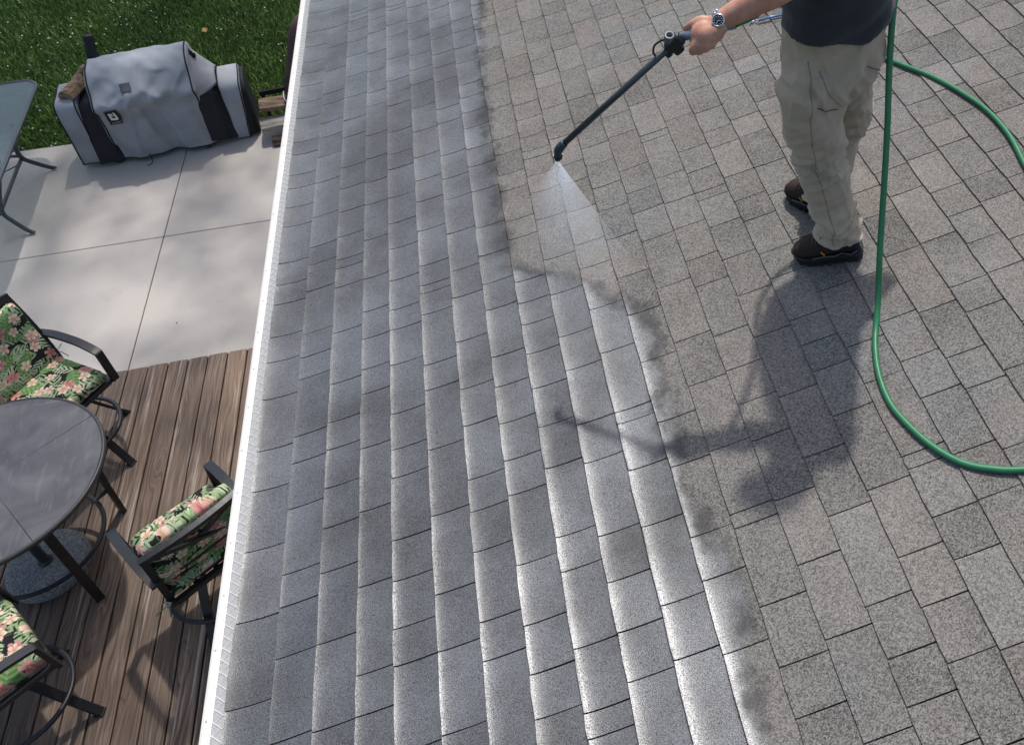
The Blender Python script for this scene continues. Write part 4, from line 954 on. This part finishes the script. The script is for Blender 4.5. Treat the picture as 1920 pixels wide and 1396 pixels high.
# boots
M_BOOT = plain('dark brown suede', (.030, .021, .016), .85, .2, var=.3, bump=.3, bsc=120); M_SOLE = plain('black rubber sole', (.012, .012, .013), .6, .4); M_MESHB = plain('navy mesh lining', (.014, .022, .038), .8, .2, sc=300, var=.4)
M_LACE = plain('brown lace', (.11, .07, .055), .8, .2); M_TAGO = plain('orange tag', (.55, .20, .04), .6, .3); M_TRIM = plain('grey boot trim', (.10, .10, .10), .6, .3)
def boot(x, y, ang):
    """toe along local +x, sole on the roof plane"""
    nrm = Vector((-SP, 0, CP)); d = Vector((math.cos(ang), math.sin(ang), 0)); d = (d - nrm * d.dot(nrm)).normalized(); w = nrm.cross(d)
    M = Matrix((d, w, nrm)).transposed().to_4x4(); o0 = Vector((x, y, EZ + x * TP)) + nrm * .0125
    secs = [(-.105, .020, .030, .050), (-.098, .033, .012, .115), (-.075, .039, .004, .150), (-.035, .041, .002, .155), (.0, .042, .002, .142), (.035, .045, .002, .112), (.075, .049, .002, .092), (.115, .050, .002, .080), (.150, .045, .003, .068), (.175, .033, .006, .052), (.188, .016, .014, .036)]
    rings = []
    for sx, hw, z0, z1 in secs:
        c = (z0 + z1) / 2 + .022; hz = (z1 - z0) / 2
        rings.append([Vector((sx + .004 * math.sin(k), hw * (1 if math.sin(2 * math.pi * k / 18) < .2 else .86) * math.cos(2 * math.pi * k / 18), c + hz * math.sin(2 * math.pi * k / 18))) for k in range(18)])
    b = MB(); b.loft(rings); b.tube([(-.045, 0, .11), (-.035, 0, .165), (-.033, 0, .195)], [.045, .042, .041], 18); up = b.build('boot', M_BOOT, person)
    up.matrix_local = Matrix.Translation(o0 - PB) @ M @ Matrix.Diagonal((.86, .98, .98, 1))
    b = MB(); ol = [(-.118, 0), (-.112, .028), (-.085, .042), (-.03, .041), (.03, .044), (.09, .054), (.14, .050), (.178, .034), (.196, .010), (.196, -.010), (.178, -.034), (.14, -.050), (.09, -.054), (.03, -.044), (-.03, -.041), (-.085, -.042), (-.112, -.028)]
    b.loft([[Vector((px_ * k, py_ * k, z + .010 * max(0, (px_ - .13)) / .07)) for px_, py_ in ol] for z, k in ((.0, .96), (.006, 1.0), (.022, 1.0), (.032, 1.03), (.036, .99))], smooth=False)
    for k in range(9):
        for s in (-1, 1): b.box((-.09 + k * .031, s * (.040 + .010 * (k > 3) * (k < 8)), .010), (.014, .012, .016))
    b.build('sole', M_SOLE, up)
    b = MB(); b.loft([[v * 1.0 + Vector((-.003, 0, 0)) for v in [Vector((r[0].x, q.y * 1.045, q.z * 1.01 + .003)) for q in r][0:18]] for r in [rings[0], rings[1], rings[2]]]); b.build('heel_panel', M_MESHB, up)
    b = MB()
    for k in range(4):
        xx = .032 + k * .017; zz = .150 - k * .012
        b.tube(catmull([(xx - .004, -.030, zz - .016), (xx + .004, 0, zz + .004), (xx + .010, .030, zz - .016)], 4), .0024, 6); b.tube(catmull([(xx - .004, .030, zz - .016), (xx + .004, 0, zz + .005), (xx + .010, -.030, zz - .016)], 4), .0024, 6)
    for s in (-1, 1): b.tube(catmull([(.03, 0, .158), (.035, s * .03, .166), (.05, s * .045, .140), (.04, s * .02, .15)], 4), .0022, 6)
    b.build('lace', M_LACE, up)
    
    for s in (-1, 1): b = MB(); b.box((.052, s * .0455, .062), (.008, .004, .026), Matrix.Rotation(R(28), 3, 'Y')); b.build('boot_tag', M_TAGO, up)
    for s in (-1, 1):
        b = MB(); b.tube([(px_, s * (hw_ + .004), z_) for px_, hw_, z_ in ((-.10, .036, .060), (-.07, .041, .045), (-.03, .0425, .058), (.0, .0445, .046), (.05, .049, .050), (.10, .053, .046))], .0026, 6); b.build('boot_trim', M_TRIM, up)
    return up
boot(2.322, 2.346, R(157)); boot(2.348, 2.620, R(118))

# wristwatch
fd = (WR - EL).normalized(); wc = EL.lerp(WR, .935); wu = Vector((0, -.75, .66)); wu = (wu - fd * wu.dot(fd)).normalized(); wv = fd.cross(wu)
M_STEEL = plain('brushed steel', (.55, .56, .57), .28, .5, .9, var=.08); M_DIAL = plain('black watch dial', (.012, .014, .016), .2, .6); M_LUM = plain('white hour mark', (.75, .76, .72), .5, .3)
b = MB(); NL = 22
for k in range(NL):
    a = 2 * math.pi * k / NL; d = wu * math.cos(a) + wv * math.sin(a)
    if math.cos(a - R(0)) > .86: continue
    c = wc + wu * math.cos(a) * .0325 + wv * math.sin(a) * .0355; t = (-wu * math.sin(a) + wv * math.cos(a)).normalized(); b.box(c, (.0185, .0088, .0042), Matrix((fd, t, fd.cross(t))).transposed(), bev=.0009)
watch = b.build('wristwatch', M_STEEL, person)
dM = Matrix((wv, fd, wu)).transposed(); dM = Matrix((fd, wu.cross(fd), wu)).transposed(); dc = wc + wu * .034
b = MB(); b.lathe([(.018, -.003), (.0205, .0), (.0205, .006), (.0185, .0092), (.0160, .0092), (.0158, .0078)], dc, 32, 0, dM); b.tube([dc + wv * .02 + wu * .003, dc + wv * .026 + wu * .003], .003, 8); b.build('watch_case', M_STEEL, watch)
b = MB(); b.lathe([(.016, .0070), (.016, .0081)], dc, 32, 0, dM); b.build('watch_dial', M_DIAL, watch)
b = MB()
for k in range(12):
    a = 2 * math.pi * k / 12; b.box(dc + dM @ Vector((math.cos(a) * .0125, math.sin(a) * .0125, .0086)), (.0038, .0014, .0006), dM @ Matrix.Rotation(a, 3, 'Z'))
for a, L in ((R(35), .010), (R(150), .007)): b.box(dc + dM @ Vector((math.cos(a) * L / 2, math.sin(a) * L / 2, .0090)), (L, .0013, .0006), dM @ Matrix.Rotation(a, 3, 'Z'))
b.build('watch_hand', M_LUM, watch)

# ------------------------------------------------------------------ spray wand
M_WAND = plain('dark slate plastic tube', (.026, .036, .042), .38, .5, var=.1); M_BLKP = plain('black plastic', (.011, .012, .013), .4, .5)
wn0 = Vector((1.697, 2.365, 4.160)); wand = empty('spray_wand', wn0); tag(wand, 'dark plastic spray wand with angled nozzle held over the roof', 'spray wand')
def L_(x, y, z): return Vector((x, y, z)) - wn0
E0 = L_(1.316, 2.509, 3.715); NZ = L_(1.3055, 2.520, 3.655); V0 = L_(1.672, 2.372, 4.128)
b = MB(); b.tube([E0, V0], .0108, 14); b.build('lance', M_WAND, wand)
el = MB(); el.tube(catmull([E0.lerp(V0, .055), E0.lerp(V0, .02), E0 + Vector((-.005, .002, -.014)), E0.lerp(NZ, .55)], 5), [.0125, .0140, .0145, .0145, .015, .015, .0155, .0155, .0155, .0155, .015, .0145, .014, .0135, .013, .013][:16], 14); el.build('elbow', M_WAND, wand)
dn = (NZ - E0).normalized()
nzM = dn.to_track_quat('Z', 'Y').to_matrix()
b = MB(); b.lathe([(.0135, 0), (.0155, .003), (.0155, .014), (.0125, .020), (.0085, .028), (.004, .029)], E0.lerp(NZ, .52), 16, 0, nzM); b.build('nozzle', M_BLKP, wand)
b = MB()
for s in (-1, 1): b.ell(E0.lerp(NZ, .66) + Vector((s * .0155, 0, .004)), (.0032, .004, .006), 8, 6)
b.build('nozzle_tab', plain('white plastic', (.75, .75, .74), .4, .5), wand)
# valve block, trigger guard, stub pipe and handle
vd = (V0 - E0).normalized(); side = Vector((0, -1, .2)); side = (side - vd * side.dot(vd)).normalized(); vu = side.cross(vd); 
if vu.z < 0: vu = -vu
VM = Matrix((vd, side, vu)).transposed()
b = MB(); b.box(V0 + vd * .022, (.062, .032, .040), VM, bev=.006); b.box(V0 + vd * .012 - vu * .026, (.034, .024, .022), VM, bev=.004); b.box(V0 - vd * .02 - vu * .014, (.022, .02, .018), VM, bev=.003); b.build('valve_block', M_BLKP, wand)
so = V0 + vd * .018 + vu * .018; sdn = Vector((-.05, -.35, .93)).normalized(); sM = sdn.to_track_quat('Z', 'Y').to_matrix()
b = MB(); b.lathe([(.0165, -.012), (.0165, .022), (.0155, .0245), (.0090, .0245), (.0086, .006), (.002, .005)], so, 24, 0, sM); b.build('stub_pipe', plain('grey plastic collar', (.10, .11, .12), .35, .5), wand)
b = MB(); g0 = V0 + vd * -.055 + vu * .006; g1 = V0 + vd * .004 + vu * .030
b.tube(catmull([g0, g0 + vu * .018 + vd * .006, (g0 + g1) / 2 + vu * .020, g1 + vu * .004, g1], 5), .0035, 8); b.build('trigger_guard', M_BLKP, wand)
b = MB(); hA_, hB_ = HA + PB - wn0, HB + PB - wn0; b.tube([V0 + vd * .045, hA_, hA_.lerp(hB_, .3), hB_ + (hB_ - hA_) * .12], [.0125, .0135, .0145, .0145], 14); b.build('handle', plain('blue grey metal tube', (.16, .20, .24), .35, .5, .5), wand)

# ------------------------------------------------------------------ hoses
def hose_mat():
    m = NT('green rubber hose', .42, .45); P = m.pos(); n = m.noise(P, 40, 3); m.set('Base Color', m.mix(n, (.012, .115, .045), (.028, .185, .075))); return m.mat
M_HOSE = hose_mat(); HR = .0110
he = hB_ + wn0 + (HB - HA) * .12
pts = [he, he + Vector((.07, .02, .012)), Vector((2.03, 2.46, 4.20)), Vector((2.10, 2.60, 4.15)), Vector((2.15, 2.72, 4.06)), Vector((2.28, 2.80, 4.03)), Vector((2.42, 2.76, 4.10)), Vector((2.52, 2.66, 4.17)), Vector((2.52, 2.54, 4.20)), Vector((2.463, 2.47, 4.17)), (2.433, 2.43, 4.13), (2.419, 2.37, 3.957), (2.407, 2.29, 3.755), (2.385, 2.2, 3.55), (2.36, 2.11, 3.359), (2.338, 2.02, 3.19), (2.288, 1.906, 3.128), (2.247, 1.779, 3.115), (2.234, 1.668, 3.111), (2.244, 1.586, 3.114), (2.28, 1.469, 3.124), (2.337, 1.37, 3.141), (2.409, 1.312, 3.162), (2.487, 1.274, 3.185), (2.603, 1.244, 3.218), (2.9, 1.22, 3.304), (3.3, 1.3, 3.42)]
def onroof(p):
    p = Vector(p); h = (p.z - EZ - p.x * TP) * CP; need = HR + .0075
    return p + Vector((-SP, 0, CP)) * max(0, need - h)
path = [onroof(p) for p in catmull(pts, 8)]
b = MB(); b.tube(path, HR, 12); o = b.build('garden_hose', M_HOSE); tag(o, 'green hose hanging behind the person and curving across the roof to the right', 'hose')
pts2 = [(2.80, 1.55, 3.28), (3.004, 1.944, 3.333), (3.069, 2.24, 3.352), (3.105, 2.428, 3.363), (3.135, 2.604, 3.371), (3.135, 2.782, 3.371), (3.101, 2.953, 3.361), (3.053, 3.108, 3.347), (2.991, 3.248, 3.329), (2.937, 3.361, 3.314), (2.892, 3.439, 3.301), (2.791, 3.804, 3.271), (2.713, 4.082, 3.249), (2.635, 4.183, 3.226), (2.568, 4.346, 3.206), (2.472, 4.768, 3.179), (2.6, 5.3, 3.2)]
path = [onroof(Vector((p[0], p[1], EZ + p[0] * TP + .018 / CP))) for p in catmull([Vector((q[0], q[1], 0)) for q in pts2], 8)]
b = MB(); b.tube(path, HR, 12); o = b.build('garden_hose', M_HOSE); tag(o, 'green hose lying on the shingles behind the person', 'hose')
# small metal bracket with a blue grip on the shingles behind the forearm
mo = roofpt(2.68, 4.04, .012); mk = empty('hose_bracket', mo); tag(mk, 'small steel bracket with blue grip lying on the shingles behind the forearm', 'bracket')
q = lambda x, y, h=.014: Vector((x, y, EZ + x * TP)) + Vector((-SP, 0, CP)) * h - mo
b = MB(); b.tube([q(2.545, 4.045, .022), q(2.60, 4.035, .024), q(2.66, 4.02, .020)], .0062, 8); b.build('grip', plain('blue grip', (.10, .19, .36), .35, .5, .3), mk)
b = MB(); b.tube(catmull([q(2.545, 4.045, .022), q(2.53, 4.07, .022), q(2.515, 4.06, .018), q(2.512, 4.10, .016), q(2.50, 4.14, .018)], 5), .0035, 6); b.tube([q(2.50, 4.05, .018), q(2.53, 4.12, .018)], .003, 6); b.tube([q(2.66, 4.02, .02), q(2.72, 4.0, .02)], .0035, 6); b.build('wire', M_STEEL, mk)
b = MB(); b.tube(catmull([q(2.655, 4.19, .03), q(2.63, 4.17, .03), q(2.615, 4.13, .022), q(2.605, 4.11, .016)], 5), .007, 8); b.build('hook', M_BLKP, mk)

# ------------------------------------------------------------------ spray mist: a thin fan of fine droplets
nzw = NZ + wn0 + dn * .006
sm2 = MB(); rings = []
cen = Vector((1.285, 2.56, 2.855)); axd = (cen - nzw).normalized()
fdir = Vector((.88, -.42, .22)); fdir = (fdir - axd * fdir.dot(axd)).normalized()                 # the fan's wide direction
for t in (0, .06, .15, .3, .5, .75, 1.0):
    c = nzw.lerp(cen, t); wx, wy = .006 + .47 * t, .006 + .11 * t; sd_ = Vector((.42, .88, 0)).normalized()
    rings.append([c + fdir * wx * math.cos(a) + sd_ * wy * math.sin(a) - nzw for a in np.linspace(0, 2 * math.pi, 28, endpoint=False)])
sm2.loft(rings)
def mist_mat():
    mt = bpy.data.materials.new('spray mist'); mt.use_nodes = True; t = mt.node_tree; t.nodes.clear(); m = NT.__new__(NT); m.t = t; m.mat = mt
    out = t.nodes.new('ShaderNodeOutputMaterial'); v = t.nodes.new('ShaderNodeVolumePrincipled'); t.links.new(v.outputs[0], out.inputs['Volume'])
    P = m.objc(); x, y, z = m.xyz(P); d = (x * x + y * y + z * z).f('SQRT')
    # streaks radiate from the nozzle
    ux, uy = x / (d + .01), y / (d + .01); st = m.noise(m.vec(ux * 9.0, uy * 9.0, d * 1.2), 1.6, 4, .6)
    fall = (d * d * 1.6 + .010).f('POWER', -.85) * .13
    end = 1.0 - d.step(.62, .92)
    fx, fy, fz = fdir; q_ = (x * fx + y * fy + z * fz) / (d + .004); edge = (1.0 - q_.f('ABSOLUTE').step(.08, .47))
    dens = edge * fall * (st.step(.15, .95) * .9 + .1) * end * 4.5
    t.links.new(dens.o, v.inputs['Density']); v.inputs['Color'].default_value = (1, 1, 1, 1); v.inputs['Anisotropy'].default_value = -.25
    return mt
dr = MB()
for i in range(1500):
    t = random.random() ** .8; qa = random.gauss(0, .5)
    if abs(qa) > 1: continue
    p = nzw.lerp(cen, t) + fdir * qa * (.006 + .33 * t) + Vector((.42, .88, 0)).normalized() * random.gauss(0, .4) * (.004 + .08 * t) - nzw; r_ = random.uniform(.0006, .0013); ln = (p.normalized()) * r_ * random.uniform(2, 6)
    e1 = Vector((r_, 0, 0)); e2 = Vector((0, r_, 0)); dr.add([p - ln, p + e1, p + e2, p - e1, p - e2, p + ln], [(0, 2, 1), (0, 3, 2), (0, 4, 3), (0, 1, 4), (5, 1, 2), (5, 2, 3), (5, 3, 4), (5, 4, 1)])
o = dr.build('spray_droplets', plain('white water droplet', (.85, .87, .9), .2, .5, var=.02), loc=nzw); tag(o, 'tiny white water droplets flying below the wand nozzle', 'droplets', kind='stuff')
o = sm2.build('spray_mist', mist_mat(), loc=nzw); tag(o, 'fine white fan of spray falling from the wand nozzle', 'mist', kind='stuff')
scene.cycles.volume_step_rate = 1.0; scene.cycles.volume_max_steps = 128
# ------------------------------------------------------------------ unseen tree, added beyond the lawn to cast soft shade on patio and deck
M_LEAF = plain('broad leaf', (.045, .085, .02), .6, .3, var=.4)
tree = empty('added_shade_tree', (-1.6, 19.0, -.05)); tag(tree, 'tall leafy tree out of view, added to cast soft shade on the patio and deck', 'tree')
b = MB(); b.tube([(0, 0, 0), (.05, -.1, 2.5), (-.05, -.5, 5.4), (.3, -1.6, 8.4), (.9, -3.6, 11.2), (1.1, -5.5, 13.0)], [.36, .29, .25, .2, .13, .05], 14)
for k in range(11):
    a = k * 2.4; z = 8.4 + k * .35; L = 3.0 - k * .1; y0 = -1.6 - k * .3
    b.tube([(.3, y0, z), (.3 + math.cos(a) * L * .5, y0 - 1.2 + math.sin(a) * L * .5, z + 1.2), (.3 + math.cos(a) * L, y0 - 2.4 + math.sin(a) * L, z + 2.2)], [.11, .07, .02], 8)
b.build('trunk', M_BARK, tree)
def crown():
    r2 = np.random.default_rng(5); V = []; F = []; k = 0
    off = np.array([-1.6, 19.0, -.05]); tx, ty = math.cos(SUN_EL) / math.sin(SUN_EL) * math.sin(SUN_AZ), math.cos(SUN_EL) / math.sin(SUN_EL) * math.cos(SUN_AZ)
    for _ in range(5000):
        p = np.array([r2.uniform(-3.0, 2.75), r2.uniform(-12.6, 1.8), r2.uniform(11.4, 14.6)])
        if mnoise.noise(Vector(p * .8)) < -.48: continue
        g = p + off; gx, gy = g[0] - g[2] * tx, g[1] - g[2] * ty                      # where its shade falls
        if math.hypot((gx + 2.02) / .30, (gy - 6.25) / .42) < 1: continue              # leaves left out so a sun patch reaches the concrete
        ax = r2.normal(size=3); ax /= np.linalg.norm(ax); t = np.cross(ax, r2.normal(size=3)); t /= np.linalg.norm(t)
        s1, s2 = r2.uniform(.09, .17), r2.uniform(.05, .10); k = len(V)
        V += [tuple(p - ax * s1), tuple(p + t * s2), tuple(p + ax * s1), tuple(p - t * s2)]; F.append((k, k + 1, k + 2, k + 3))
    me = bpy.data.meshes.new('crown'); me.from_pydata(V, [], F); me.materials.append(M_LEAF); link(bpy.data.objects.new('crown', me), tree)
crown()
